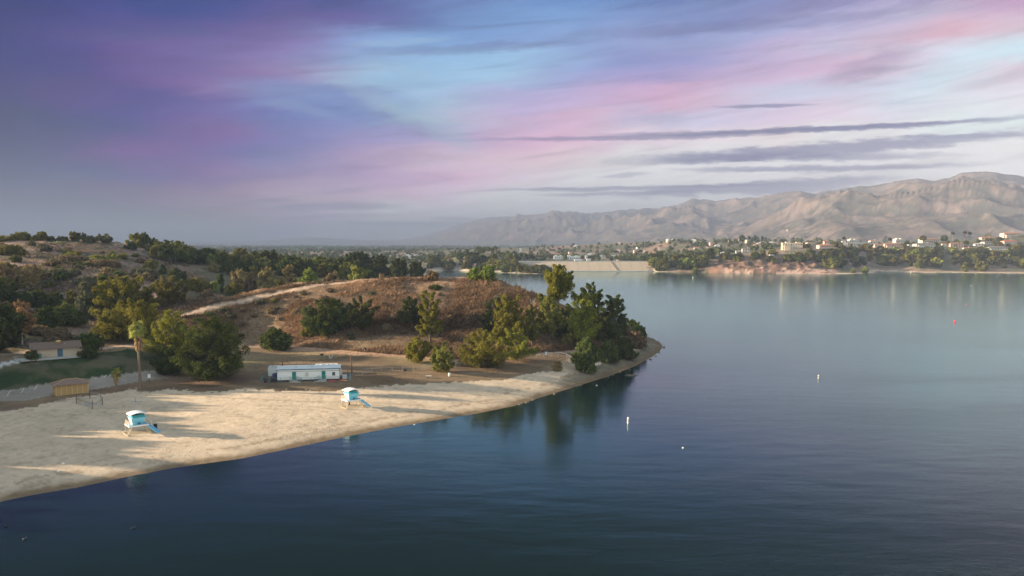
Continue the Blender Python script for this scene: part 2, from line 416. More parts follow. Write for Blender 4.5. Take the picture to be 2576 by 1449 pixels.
def build_ground():
    az = np.radians(np.arange(-60, 41, .095)); Y = np.exp(np.arange(math.log(50), math.log(2500), .0062))
    T, YY = np.meshgrid(np.tan(az), Y); X = T * YY
    x, y = X.ravel(), YY.ravel(); z = height(x, y)
    Z = z.reshape(X.shape); gy = np.gradient(Z, axis=0)
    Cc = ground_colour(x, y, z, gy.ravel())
    m = bpy.data.materials.new('ground'); m.use_nodes = True; t = m.node_tree; N.t = t; b = t.nodes['Principled BSDF']
    b.inputs['Roughness'].default_value = .95; b.inputs['Specular IOR Level'].default_value = .12
    ca = t.nodes.new('ShaderNodeVertexColor'); ca.layer_name = 'Col'
    geo = t.nodes.new('ShaderNodeNewGeometry'); pos = N(geo.outputs['Position'])
    n1 = nnoise(pos, .9, 8, .7); n2 = nnoise(pos, .12, 4, .6)
    n3 = nnoise(pos, 2.6, 5, .7)
    k = n1 * .75 + n2 * .5 + n3 * .32 + .22
    mx = t.nodes.new('ShaderNodeVectorMath'); mx.operation = 'SCALE'; t.links.new(ca.outputs[0], mx.inputs[0]); t.links.new(k.o, mx.inputs['Scale'])
    t.links.new(mx.outputs[0], b.inputs['Base Color'])
    # raked wheel rings in the sand
    sx = t.nodes.new('ShaderNodeSeparateXYZ'); t.links.new(geo.outputs['Position'], sx.inputs[0]); px_, py_ = N(sx.outputs[0]), N(sx.outputs[1])
    cx, cy = hit(560, 1055)[:2]
    dx, dy = px_ - cx, py_ - cy
    rad = N.op('SQRT', dx * dx + dy * dy * 2.2) + nnoise(pos, .15, 2) * 1.5
    ring = N.op('SINE', rad * 2.4)
    ringm = nsmooth(5, 8, rad) * (1 - nsmooth(26, 31, rad)) * nsmooth(-3, 3, dx)
    gx, gy2 = hit(300, 1150)[:2]
    line = N.op('SINE', (py_ * 1.0 - px_ * .35 + nnoise(pos, .05, 2) * 6) * 4.2)
    hgt = n1 * .5 + nnoise(pos, 3.2, 4, .6) * .22 + ring * ringm * .035 + line * .02
    bn = t.nodes.new('ShaderNodeBump'); bn.inputs['Strength'].default_value = .55; bn.inputs['Distance'].default_value = .55
    t.links.new(hgt.o, bn.inputs['Height']); t.links.new(bn.outputs[0], b.inputs['Normal'])
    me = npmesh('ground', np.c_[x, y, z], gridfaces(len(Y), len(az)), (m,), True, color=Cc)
    tag(put(bpy.data.objects.new('ground', me)), kind='structure')
build_ground()

# ------------------------------------------------------------------ mountains and far plain
RIDGE = [(-400,607),(0,607),(290,608),(560,608),(660,606),(720,600),(790,597),(850,601),(930,604),(1010,603),(1080,590),(1150,566),(1220,549),(1300,543),(1350,540),(1400,530),(1440,533),(1480,537),(1560,530),(1640,525),(1700,518),(1740,501),(1800,506),
         (1850,500),(1900,497),(1960,487),(2010,480),(2040,487),(2100,478),(2160,470),(2200,465),(2240,458),(2290,450),(2340,455),(2380,450),(2410,437),(2470,433),(2530,440),(2576,446),(2700,455),(3000,480)]
def build_mountains():
    az = np.radians(np.arange(-40, 40, .075)); Y = np.exp(np.cumsum(np.r_[math.log(2350), np.full(290, .0043), np.full(125, .0092)]))
    T, YY = np.meshgrid(np.tan(az), Y); X = T * YY
    PX = CX + F * T[0]
    rp = np.array(RIDGE, float); ry = np.interp(PX, rp[:, 0], rp[:, 1])
    ry = ry - 5 * (fbm(PX / 30, PX * 0, 4, 51) - .5) * sstep(1050, 1300, PX)
    Yc = np.interp(PX, [-500, 600, 1000, 1200, 1500, 1750, 2100, 2500, 3200], [17500, 17500, 17500, 16000, 13000, 10200, 7000, 5600, 5400])
    Yf = np.interp(PX, [-500, 600, 1000, 1300, 1700, 2100, 2576, 3200], [15000, 14500, 12000, 8000, 4600, 3000, 2700, 2700])
    t = (YY - Yf) / (Yc - Yf)
    body = np.where(t < 1, np.clip(t, 0, 1) ** 1.15, np.exp(-((t - 1) / .55) ** 2))
    wx = X + 500 * (fbm(X / 1500, YY / 1500, 3, 61) - .5); wy = YY + 500 * (fbm(X / 1500, YY / 1500, 3, 62) - .5)
    # spurs fall towards the left foot
    a = R(-38); ux = wx * math.cos(a) - wy * math.sin(a); uy = wx * math.sin(a) + wy * math.cos(a)
    rg = ridged(ux / 620, uy / 1900, 5, 65, .48); rg2 = ridged(wx / 380 + 9, wy / 520, 4, 71, .5)
    crest = 40 + (HZ - ry) / F * Yc
    amp = np.clip(t * 3.2, 0, 1) * np.clip(1.35 - t, .25, 1) * (1 - .5 * np.exp(-((t - 1) / .16) ** 2))
    z = crest * body * .8 + crest * amp * (rg * .5 + rg2 * .17 + ridged(X / 170, YY / 210, 3, 77) * .045 - .17) * (.55 + .45 * body) 
    # low rolling hills before the range on the right
    lo = np.clip(1 - np.abs(t - .16) / .22, 0, 1) * sstep(1750, 2150, PX)
    z = z + lo * 85 * ridged(wx / 430, wy / 900, 3, 81, .4)
    z = np.maximum(z, 8 + 3 * fbm(X / 300, YY / 300, 3, 83))
    ang = ((z - CAMZ) / YY); top = ang.max(0); want = (HZ - ry) / F
    ok = want > .0025
    ks = np.ones(11) / 11; ratio = np.where(ok, want / np.maximum(top, 1e-4), 1); ratio = np.convolve(np.pad(ratio, 14, 'edge'), np.hanning(31)[1:-1] / np.hanning(31).sum(), 'valid') 
    zz = CAMZ + (z - CAMZ) * np.clip(ratio, .2, 3)
    lowk = sstep(0, 60, z); z = z * (1 - lowk) + zz * lowk
    z = np.maximum(z, 8)
    z[0] = 2
    x, y, zf = X.ravel(), YY.ravel(), z.ravel()
    gv = fbm(x / 170, y / 170, 4, 91); g2 = fbm(x / 40, y / 60, 3, 93)
    C = np.tile(np.array((.125, .10, .088)), (x.size, 1))
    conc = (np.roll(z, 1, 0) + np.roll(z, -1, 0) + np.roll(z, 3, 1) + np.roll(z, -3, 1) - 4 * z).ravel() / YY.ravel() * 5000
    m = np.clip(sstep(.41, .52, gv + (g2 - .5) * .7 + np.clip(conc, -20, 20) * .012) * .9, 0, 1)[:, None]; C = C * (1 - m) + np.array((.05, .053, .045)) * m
    m = (sstep(70, 20, zf + 30 * (g2 - .5)) * .9)[:, None]; C = C * (1 - m) + np.array((.075, .095, .06)) * m
    m = (sstep(.64, .7, g2) * .5 * (zf > 60))[:, None]; C = C * (1 - m) + np.array((.19, .14, .115)) * m
    m = (sstep(.50, .62, fbm(x / 30, y / 55, 3, 96)) * .6 * (zf > 30))[:, None]; C = C * (1 - m) + np.array((.055, .055, .042)) * m
    C *= (.75 + .5 * fbm(x / 25, y / 30, 2, 95))[:, None]
    mt = bpy.data.materials.new('mountain_slopes'); mt.use_nodes = True; tt = mt.node_tree; N.t = tt; b = tt.nodes['Principled BSDF']
    b.inputs['Roughness'].default_value = 1; b.inputs['Specular IOR Level'].default_value = 0
    ca = tt.nodes.new('ShaderNodeVertexColor'); ca.layer_name = 'Col'; geo = tt.nodes.new('ShaderNodeNewGeometry')
    k = nnoise(N(geo.outputs['Position']), .02, 8, .75) * 1.9 + .1
    mx = tt.nodes.new('ShaderNodeVectorMath'); mx.operation = 'SCALE'; tt.links.new(ca.outputs[0], mx.inputs[0]); tt.links.new(k.o, mx.inputs['Scale'])
    tt.links.new(mx.outputs[0], b.inputs['Base Color'])
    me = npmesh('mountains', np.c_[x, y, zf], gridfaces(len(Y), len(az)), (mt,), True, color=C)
    tag(put(bpy.data.objects.new('mountains', me)), kind='structure')
    def mh(px, Y):
        j = int(np.argmin(np.abs(PX - px))); i = int(np.argmin(np.abs(YY[:, 0] - Y))); return float(z[i, j])
    return mh
mheight = build_mountains()

# ------------------------------------------------------------------ water
def build_water():
    m = bpy.data.materials.new('lake_water'); m.use_nodes = True; t = m.node_tree; N.t = t; b = t.nodes['Principled BSDF']
    t.nodes.remove(b); fr = t.nodes.new('ShaderNodeFresnel'); fr.inputs['IOR'].default_value = 1.72
    df = t.nodes.new('ShaderNodeBsdfDiffuse'); df.inputs[0].default_value = (*WATERC, 1); gl = t.nodes.new('ShaderNodeBsdfGlossy'); gl.inputs['Color'].default_value = (.79, .97, .96, 1); gl.inputs['Roughness'].default_value = .115
    mx = t.nodes.new('ShaderNodeMixShader'); t.links.new(fr.outputs[0], mx.inputs[0]); t.links.new(df.outputs[0], mx.inputs[1]); t.links.new(gl.outputs[0], mx.inputs[2]); t.links.new(mx.outputs[0], t.nodes['Material Output'].inputs[0])
    geo = t.nodes.new('ShaderNodeNewGeometry'); pos = geo.outputs['Position']
    def mapped(sx, sy, rot):
        mp = t.nodes.new('ShaderNodeMapping'); t.links.new(pos, mp.inputs[0]); mp.inputs['Scale'].default_value = (sx, sy, 1); mp.inputs['Rotation'].default_value = (0, 0, R(rot)); return N(mp.outputs[0])
    # calm lanes and wind-ruffled patches
    patch = nsmooth(.40, .66, nnoise(mapped(.006, .02, 12), 1, 3, .5))
    sx = t.nodes.new('ShaderNodeSeparateXYZ'); t.links.new(pos, sx.inputs[0])
    open_ = nsmooth(-30, 70, N(sx.outputs[0]) - N(sx.outputs[1]) * .12)
    r1 = nnoise(mapped(.55, 1.15, 28), 1, 3, .55); r2 = nnoise(mapped(2.1, 3.8, 22), 1, 2, .5); r3 = nnoise(mapped(.09, .22, 15), 1, 2, .5)
    h = (r1 * .13 + r2 * .15) * (patch * .95 + .12 + open_ * .45) + r3 * .35
    h = h * (1 - nsmooth(110, 420, N(sx.outputs[1])) * .84)
    bn = t.nodes.new('ShaderNodeBump'); bn.inputs['Strength'].default_value = WBUMP; bn.inputs['Distance'].default_value = 1
    t.links.new(h.o, bn.inputs['Height'])
    for nd in (fr, df, gl): t.links.new(bn.outputs[0], nd.inputs['Normal'])
    V = [(-3000, -1500, 0), (3000, -1500, 0), (3000, 1600, 0), (-3000, 1600, 0)]
    tag(put(bpy.data.objects.new('lake_water', npmesh('lake_water', V, [(0, 1, 2, 3)], (m,), False))), kind='structure')
WATERC = (.003, .012, .0135); WBUMP = .17
build_water()

# ------------------------------------------------------------------ sky, sun, air
SUN_EL, SUN_AZ = 13.0, 274.0     # the sun stands low on the left: azimuth clockwise from +Y
def build_world():
    w = bpy.data.worlds.new('World'); scene.world = w; w.use_nodes = True; t = w.node_tree; N.t = t
    bg = t.nodes['Background']
    tc = t.nodes.new('ShaderNodeTexCoord'); s = t.nodes.new('ShaderNodeSeparateXYZ'); t.links.new(tc.outputs['Generated'], s.inputs[0])
    x, y, z = (N(s.outputs[i]) for i in range(3))
    A0 = N.op('ARCTAN2', x, y) * (180 / math.pi); E0 = N.op('ARCSINE', z) * (180 / math.pi)
    def ae(px, py):
        a, b, c_ = ray(px, py); return math.degrees(math.atan2(a, b)), math.degrees(math.asin(c_ / math.sqrt(a * a + b * b + c_ * c_)))
    HCL = [np.array(lin(v)) for v in HAZEC]
    def through(col, e, px):
        s_ = math.sin(R(max(e, .3))); L = min(535 / s_, 26000); Tt = math.exp(-HAZE * L); c_ = np.array(lin(col)); u = min(1, max(0, px / 2576)); HC = HCL[0] * (1 - u) + HCL[1] * u
        return tuple(np.maximum((c_ - HC * (1 - Tt)) / Tt, c_ * .2))
    # ragged drift of the cloud edges
    n1 = nnoise(ncomb(A0 * .10, E0 * .30, 3.1), 1, 5, .6) - .5; n2 = nnoise(ncomb(A0 * .10 + 40, E0 * .30, 7.7), 1, 5, .6) - .5
    fine = nnoise(ncomb((A0 + E0 * 1.2) * .08, (E0 - A0 * .16) * .7, 5.0), 1, 9, .64, .5) - .5
    A = A0 + n1 * 7 + fine * 7; E = E0 + n2 * 2.2 + fine * 2.6
    cols = [0, 180, 360, 540, 720, 900, 1080, 1260, 1440, 1620, 1800, 1980, 2160, 2340, 2520]
    rows = [(-420, [(14,24,38)] * 15), (-130, [(22,38,60)] * 3 + [(24,40,62)] * 4 + [(26,42,64)] * 4 + [(27,40,60)] * 4),
     (0, [(36,66,118),(44,74,124),(56,82,134),(66,88,140),(74,94,146),(92,98,150),(108,118,168),(118,145,195),(112,145,195),(108,130,180),(110,125,175),(108,122,170),(112,120,165),(122,120,160),(135,118,158)]),
     (50, [(40,70,120),(48,78,130),(66,88,142),(84,92,148),(108,100,154),(112,104,158),(108,125,175),(125,155,202),(125,160,208),(130,145,192),(130,145,192),(135,140,185),(148,142,182),(145,142,182),(190,150,175)]),
     (100, [(50,76,126),(80,86,140),(98,94,150),(112,100,154),(128,112,164),(140,160,205),(130,165,208),(130,155,202),(140,165,208),(150,160,205),(152,160,200),(165,170,208),(180,170,205),(190,186,208),(185,150,182)]),
     (150, [(52,80,130),(90,88,142),(118,100,152),(120,112,162),(140,122,172),(150,175,212),(145,180,215),(155,190,222),(150,170,210),(140,145,195),(160,158,200),(200,180,208),(190,192,216),(215,165,180),(208,190,205)]),
     (200, [(60,84,134),(92,88,142),(118,100,152),(122,114,164),(155,125,172),(160,195,218),(150,180,215),(165,200,225),(155,155,200),(165,155,200),(190,172,205),(200,178,205),(208,175,195),(200,215,228),(195,218,230)]),
     (250, [(56,82,130),(100,90,142),(115,100,152),(145,120,168),(132,156,196),(130,135,185),(165,200,220),(170,165,205),(185,172,205),(200,165,195),(212,178,198),(185,200,222),(205,192,212),(192,222,230),(215,195,208)]),
     (300, [(60,84,132),(112,94,146),(100,100,152),(125,112,162),(118,130,178),(130,145,190),(172,198,214),(190,168,200),(205,172,192),(192,185,210),(195,195,218),(208,190,212),(215,200,212),(205,215,225),(215,210,220)]),
     (350, [(58,88,130),(72,92,138),(100,98,152),(140,112,158),(122,130,176),(155,145,188),(160,160,195),(200,170,195),(210,175,195),(208,198,210),(225,205,212),(235,200,200),(222,225,225),(205,228,228),(205,218,228)]),
     (400, [(70,92,135),(90,95,142),(135,108,155),(125,115,160),(125,130,172),(170,150,180),(195,175,195),(205,185,198),(215,185,195),(235,220,215),(232,222,218),(225,225,222),(228,225,222),(222,225,220),(225,222,212)]),
     (450, [(72,94,138),(98,102,145),(118,112,152),(140,118,158),(150,142,170),(168,150,180),(190,165,190),(205,178,195),(222,195,198),(226,216,214),(225,225,220),(220,222,220),(222,222,215),(220,218,210),(215,212,205)]),
     (500, [(122,115,145),(132,120,148),(140,125,150),(148,135,155),(165,152,168),(172,160,175),(185,165,182),(205,185,195),(222,210,205),(225,215,208),(224,220,210),(220,218,208),(220,216,206),(218,214,204),(215,210,202)]),
     (550, [(105,112,142),(115,115,145),(128,122,148),(145,130,152),(152,145,160),(160,155,172),(175,165,180),(195,185,188),(212,202,198),(212,206,198),(212,206,198),(210,204,196),(210,204,196),(208,202,194),(206,200,192)]),
     (600, [(108,116,142),(112,118,144),(118,122,148),(130,128,150),(145,138,158),(165,158,170),(172,168,176),(182,180,182),(195,192,188),(198,194,188),(200,195,188),(202,196,188),(204,197,190),(204,197,190),(205,198,190)])]
    az0, az1 = ae(-400, 300)[0], ae(2980, 300)[0]
    fac = (A - az0) / (az1 - az0); prev = None; pe = None
    for py, cl in rows:
        e = ae(1288, py)[1]
        r = t.nodes.new('ShaderNodeValToRGB'); r.color_ramp.interpolation = 'B_SPLINE'; el = r.color_ramp.elements
        for k, (px, col) in enumerate(zip(cols, cl)):
            p = (ae(px, 300)[0] - az0) / (az1 - az0)
            if k == 0: el[0].position = p; q = el[0]
            elif k == len(cols) - 1: el[-1].position = p; q = el[-1]
            else: q = el.new(p)
            q.color = (*through(col, e, px), 1)
        t.links.new(fac.o, r.inputs[0]); cur = N(r.outputs[0])
        prev = cur if prev is None else nmix(nsmooth(pe, e, E), prev, cur); pe = e
    col = prev
    # fine wisps
    wis = nnoise(ncomb((A0 + E0 * 1.5) * .09, (E0 - A0 * .12) * 1.1, 1.0), 1, 9, .62, .8)
    front = nsmooth(-.1, .3, y)
    gain = 1 + (wis - .5) * front * .6
    v = t.nodes.new('ShaderNodeVectorMath'); v.operation = 'SCALE'; t.links.new(col.o, v.inputs[0]); t.links.new(gain.o, v.inputs['Scale']); col = N(v.outputs[0])
    col = nmix(nsmooth(.5, .22, wis) * .16 * front, col, lin((95, 98, 150)))
    # long slate-blue bars of cloud
    edge = nnoise(ncomb(A0 * .5, E0 * 2.2, 2.0), 1, 9, .7) - .5
    edgel = nnoise(ncomb(A0 * .12, E0 * .9, 9.0), 1, 4, .6) - .5
    LIGHT = [((860,225),(1010,275),20,.35),((960,262),(1100,322),24,.4),((1060,300),(1200,372),30,.4),((640,255),(860,290),14,.2),((860,112),(1150,96),9,.35),((900,150),(1100,200),16,.2)]
    BANDS0 = [((1140,352),(2700,283),7,.75),((1500,338),(2620,297),8,.85),((1570,406),(2640,330),17,.85),((1650,398),(2420,388),10,.7),((1700,428),(2480,412),8,.75),((1560,492),(2290,446),17,.8),((1210,478),(2000,462),6,.7),((1350,490),(1800,480),6,.6),
             ((1790,268),(2060,262),5,.7),((1500,446),(1640,436),6,.45),((600,508),(760,504),5,.5),((640,524),(1020,518),10,.6),((700,548),(1000,540),7,.35),((820,560),(1340,568),9,.75),((1080,548),(1220,552),4,.6),((0,466),(300,424),13,.6),((2200,345),(2700,335),5,.5),((900,262),(1120,340),22,.25),
             ((900,130),(1480,105),12,.35),((1440,85),(2300,25),16,.35),((120,100),(620,70),13,.3),((2060,205),(2330,120),22,.35)]
    for (p0, p1, hw, k, *cc_) in BANDS0 + [(*q_, 1) for q_ in LIGHT]:
        a0, e0 = ae(*p0); a1, e1 = ae(*p1); L = math.hypot(a1 - a0, e1 - e0) / 2; th = math.atan2(e1 - e0, a1 - a0); ca, sa = math.cos(th), math.sin(th)
        dx = A0 - (a0 + a1) / 2; dy = E0 - (e0 + e1) / 2
        h_ = hw / F * 57.3
        la = (dx * ca + dy * sa) / L; lb = (dy * ca - dx * sa) / h_ + edge * 3.0 + edgel * 1.8
        f = 1 - (la * la + lb * lb)
        col = nmix(nsmooth(-.45, .9, f) * (k * .9), col, lin((172, 205, 222) if cc_ else (104, 106, 158) if p0[0] > 500 else (58, 84, 132)))
    # unseen sky overhead and behind the camera: daylight texture brightened and warmed as fill
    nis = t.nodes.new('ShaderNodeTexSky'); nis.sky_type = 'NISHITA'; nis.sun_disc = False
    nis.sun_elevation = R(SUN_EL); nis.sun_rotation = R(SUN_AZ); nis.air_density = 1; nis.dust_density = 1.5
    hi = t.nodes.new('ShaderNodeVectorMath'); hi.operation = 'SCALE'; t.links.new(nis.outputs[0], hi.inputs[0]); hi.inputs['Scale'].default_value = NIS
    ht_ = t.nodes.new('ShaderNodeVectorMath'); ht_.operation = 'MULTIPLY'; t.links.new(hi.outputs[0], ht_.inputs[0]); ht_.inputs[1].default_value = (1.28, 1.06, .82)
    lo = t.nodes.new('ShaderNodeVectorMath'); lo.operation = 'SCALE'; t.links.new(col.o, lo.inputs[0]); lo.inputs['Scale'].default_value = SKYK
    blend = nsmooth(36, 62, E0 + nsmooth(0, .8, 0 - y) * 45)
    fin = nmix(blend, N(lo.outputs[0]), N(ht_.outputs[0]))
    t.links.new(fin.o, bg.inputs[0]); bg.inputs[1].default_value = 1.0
    w.cycles.sampling_method = 'MANUAL'; w.cycles.sample_map_resolution = 512
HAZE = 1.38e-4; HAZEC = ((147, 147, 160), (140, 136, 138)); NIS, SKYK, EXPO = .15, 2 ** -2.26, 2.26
build_world()
sd = bpy.data.lights.new('sun', 'SUN'); sun = put(bpy.data.objects.new('sun', sd)); sd.energy = 4.7; sd.angle = R(.8); sd.color = (1, .80, .57)
sdir = Vector((math.sin(R(SUN_AZ)) * math.cos(R(SUN_EL)), math.cos(R(SUN_AZ)) * math.cos(R(SUN_EL)), math.sin(R(SUN_EL))))
sun.rotation_euler = sdir.to_track_quat('Z', 'Y').to_euler()
hzm = bpy.data.materials.new('haze'); hzm.use_nodes = True; ht = hzm.node_tree
ht.nodes.remove(ht.nodes['Principled BSDF']); pv = ht.nodes.new('ShaderNodeVolumePrincipled'); pv.inputs['Color'].default_value = (.31, .35, .475, 1); pv.inputs['Density'].default_value = HAZE; pv.inputs['Anisotropy'].default_value = -.6
ht.links.new(pv.outputs[0], ht.nodes['Material Output'].inputs['Volume'])
tag(MB().box(-26000, 26000, -2000, 27000, -6, 575).build('haze', hzm), kind='stuff')
vs = scene.view_settings; vs.view_transform = 'Standard'; vs.look = 'None'; vs.exposure = EXPO; vs.gamma = 1
cy = scene.cycles; cy.use_denoising = True; cy.max_bounces = 6; cy.diffuse_bounces = 2; cy.glossy_bounces = 2; cy.transmission_bounces = 2; cy.volume_bounces = 1; cy.transparent_max_bounces = 4
cy.use_adaptive_sampling = True; cy.adaptive_threshold = .015
# ------------------------------------------------------------------ trees
bark = mat('bark', (.11, .08, .06), .9, bump=.4, scale=6)
bark_pale = mat('pale_bark', (.42, .36, .30), .85, bump=.2)
L_PINE = leafmat('pine_needles', (.175, .175, .028), .38); L_DARK = leafmat('dark_needles', (.062, .076, .021), .3); L_OLIVE = leafmat('olive_leaves', (.145, .138, .034), .35)
L_GREEN = leafmat('green_leaves', (.15, .175, .04)); L_TAWNY = leafmat('tawny_leaves', (.22, .168, .075)); L_WILLOW = leafmat('willow_leaves', (.082, .098, .03), .35)
L_BROWN = leafmat('dry_scrub_leaves', (.165, .125, .07)); L_PALE = leafmat('pale_green_leaves', (.20, .22, .06)); L_GREY = leafmat('grey_scrub_leaves', (.12, .115, .065)); L_ORANGE = leafmat('rusty_leaves', (.22, .13, .065))

def fib(n, g):
    i = np.arange(n) + .5; ph = np.arccos(1 - 2 * i / n); th = math.pi * (1 + 5 ** .5) * i + g.uniform(0, 6.28)
    return np.c_[np.cos(th) * np.sin(ph), np.sin(th) * np.sin(ph), np.cos(ph)]
def unit(v): return v / (np.linalg.norm(v, axis=-1, keepdims=True) + 1e-9)

def leaf_clumps(cen, rad, axis, elong, nl, ls, g, tint, flat=.7, droop=0):
    """small leaf faces lying round the skin of each clump; cen (n,3) rad (n,) axis (n,3)"""
    n = len(cen); N_ = n * nl
    d = unit(g.normal(size=(n, nl, 3)))
    d[..., 2] = np.where(g.random((n, nl)) < .55, np.abs(d[..., 2]), d[..., 2])
    rr_ = rad[:, None] * (.55 + .5 * g.random((n, nl)) ** .6)
    p = d * rr_[..., None]
    al = (p * axis[:, None]).sum(-1, keepdims=True); p = p + axis[:, None] * al * (elong - 1)
    if droop: p[..., 2] -= droop * g.random((n, nl)) * rad[:, None]
    p = p + cen[:, None]
    nrm = unit(d + g.normal(size=(n, nl, 3)) * flat)
    t = unit(np.cross(nrm, g.normal(size=(n, nl, 3)))); b = np.cross(nrm, t)
    s = ls * (.6 + .8 * g.random((n, nl, 1)))
    a = p.reshape(-1, 3); T = (t * s).reshape(-1, 3); B = (b * s * .62).reshape(-1, 3)
    V = np.stack([a - T, a - B * .9, a + T, a + B], 1).reshape(-1, 3)
    Fc = np.arange(N_ * 4).reshape(-1, 4)
    ti = (tint[:, None] + g.normal(size=(n, nl)) * .09); return V, Fc, np.repeat(ti.ravel(), 4)

PROF = {
 'pine': lambda t: (1.0 - .55 * t ** 1.6) * min(1, .62 + t * 2.2),
 'umbrella': lambda t: math.sqrt(max(.03, 1 - (t * 1.02) ** 2.4)) * min(1, .70 + t * 2.0),
 'cone': lambda t: max(.12, 1.02 - .92 * t) * min(1, .55 + t * 4),
 'column': lambda t: .8 + .2 * math.sin(3 * t) if t < .8 else max(.2, .95 - (t - .8) * 3.6),
 'round': lambda t: math.sqrt(max(.02, 1 - (2 * t - .92) ** 2 / 1.15)),
 'top': lambda t: .45 + .6 * t if t < .7 else max(.25, .87 - (t - .7) * 2.2),
 'bush': lambda t: math.sqrt(max(.02, 1 - t * t)),
}
def make_tree(H, W, prof, leaf, seed, t0=.2, lobes=9, clump=None, ls=.3, nl=70, lean=0, up=1.15, elong=2.3, open_=0., dens=1., trunk=None, tw=None, droop=0, one=False, stems=1, name='tree'):
    """trunk and crown meshes of one tree standing at the origin; W is the crown's width"""
    g = np.random.default_rng(seed); pf = PROF[prof]; rw = W / 2; ch = H * (1 - t0); z0 = H * t0
    # boughs: big uneven lobes filling the outline
    lob = []
    for k in range(lobes):
        t = (k + g.uniform(.2, .8)) / lobes; r = pf(t) * rw; lr = max(.13 * W, .25 * W * (1.05 - .45 * t)) * g.uniform(.65, 1.2) if prof not in ('column', 'cone') else max(.14 * W, r * .62) * g.uniform(.8, 1.15)
        a = k * 2.4 + g.uniform(-.5, .5); off = max(0, r - lr * .8) * g.uniform(.6, 1.1)
        lob.append((math.cos(a) * off + lean * t * H, math.sin(a) * off, z0 + ch * (.06 + t * .88) - lr * .25, lr))
    if prof in ('round', 'umbrella', 'pine', 'bush'):
        for k in range(int(lobes * .7)):
            a = k * 2.4 + 1.1; t = g.uniform(.0, .55); r = pf(t) * rw; lr = .2 * W * g.uniform(.7, 1.15)
            lob.append((math.cos(a) * (r - lr * .8) + lean * t * H, math.sin(a) * (r - lr * .8), z0 + ch * (.05 + t * .9), lr))
    cr = clump or max(.6, W * .085); cen, rad, ax, ti = [], [], [], []
    for (x, y, z, lr) in lob:
        m = max(5, int(5.6 * dens * (lr / cr) ** 2 * .62)); d = fib(m, g) + g.normal(size=(m, 3)) * .16
        keep = (d[:, 2] > -.62) & (g.random(m) > open_); d = unit(d[keep]); lt = g.normal() * .10
        for q in d:
            f = g.uniform(.55, .85) if g.random() < .5 else g.uniform(1.0, 1.35); cen.append((x + q[0] * lr * f, y + q[1] * lr * f, z + q[2] * lr * .82 * f)); rad.append(cr * g.uniform(.65, 1.25))
            ax.append(unit(np.array((q[0], q[1], max(q[2], 0) + up)) + g.normal(size=3) * .2)); ti.append(.5 + lt + g.normal() * .17 + q[2] * .04)
    cen = np.array(cen); rad = np.array(rad); cen[:, 2] = np.minimum(cen[:, 2], H - rad * .7); cen[:, 2] = np.maximum(cen[:, 2], max(.3, z0 * .55))
    V, Fc, T = leaf_clumps(cen, rad, np.array(ax), elong, nl, ls, g, np.array(ti), droop=droop)
    V[:, 2] = np.maximum(V[:, 2], .02)
    crown = npmesh('crown', V, Fc, (leaf,), False, tint=T)
    mb = MB(); tw = tw or max(.16, H * .022)
    for s_ in range(stems):
        ox = 0 if stems == 1 else (s_ - (stems - 1) / 2) * W * .16
        pts = [(ox * .3, 0, -.5), (ox * .5, 0, H * .02), (ox + lean * H * .3, g.normal() * .1, H * .4), (ox + lean * H * .6, g.normal() * .2, H * .68), (ox * .6 + lean * H * .85, 0, H * .9)]
        mb.tube(pts, [tw * 1.35, tw, tw * .75, tw * .5, tw * .15], 8)
    for (x, y, z, lr) in lob[:max(6, lobes)]:
        zb = max(H * .08, min(z - lr * .8, H * .8) * .8); tb = zb / H
        bx = lean * H * tb * .8
        mb.tube([(bx, 0, zb), ((bx + x) / 2 + g.normal() * .15, y / 2 + g.normal() * .15, zb + (z - zb) * .45), (x, y, z)], [tw * .42, tw * .28, tw * .08], 5, False)
    tm = bpy.data.meshes.new('trunk'); tm.from_pydata(mb.v, [], mb.f); tm.materials.append(trunk or bark); 
    for p in tm.polygons: p.use_smooth = True
    return tm, crown
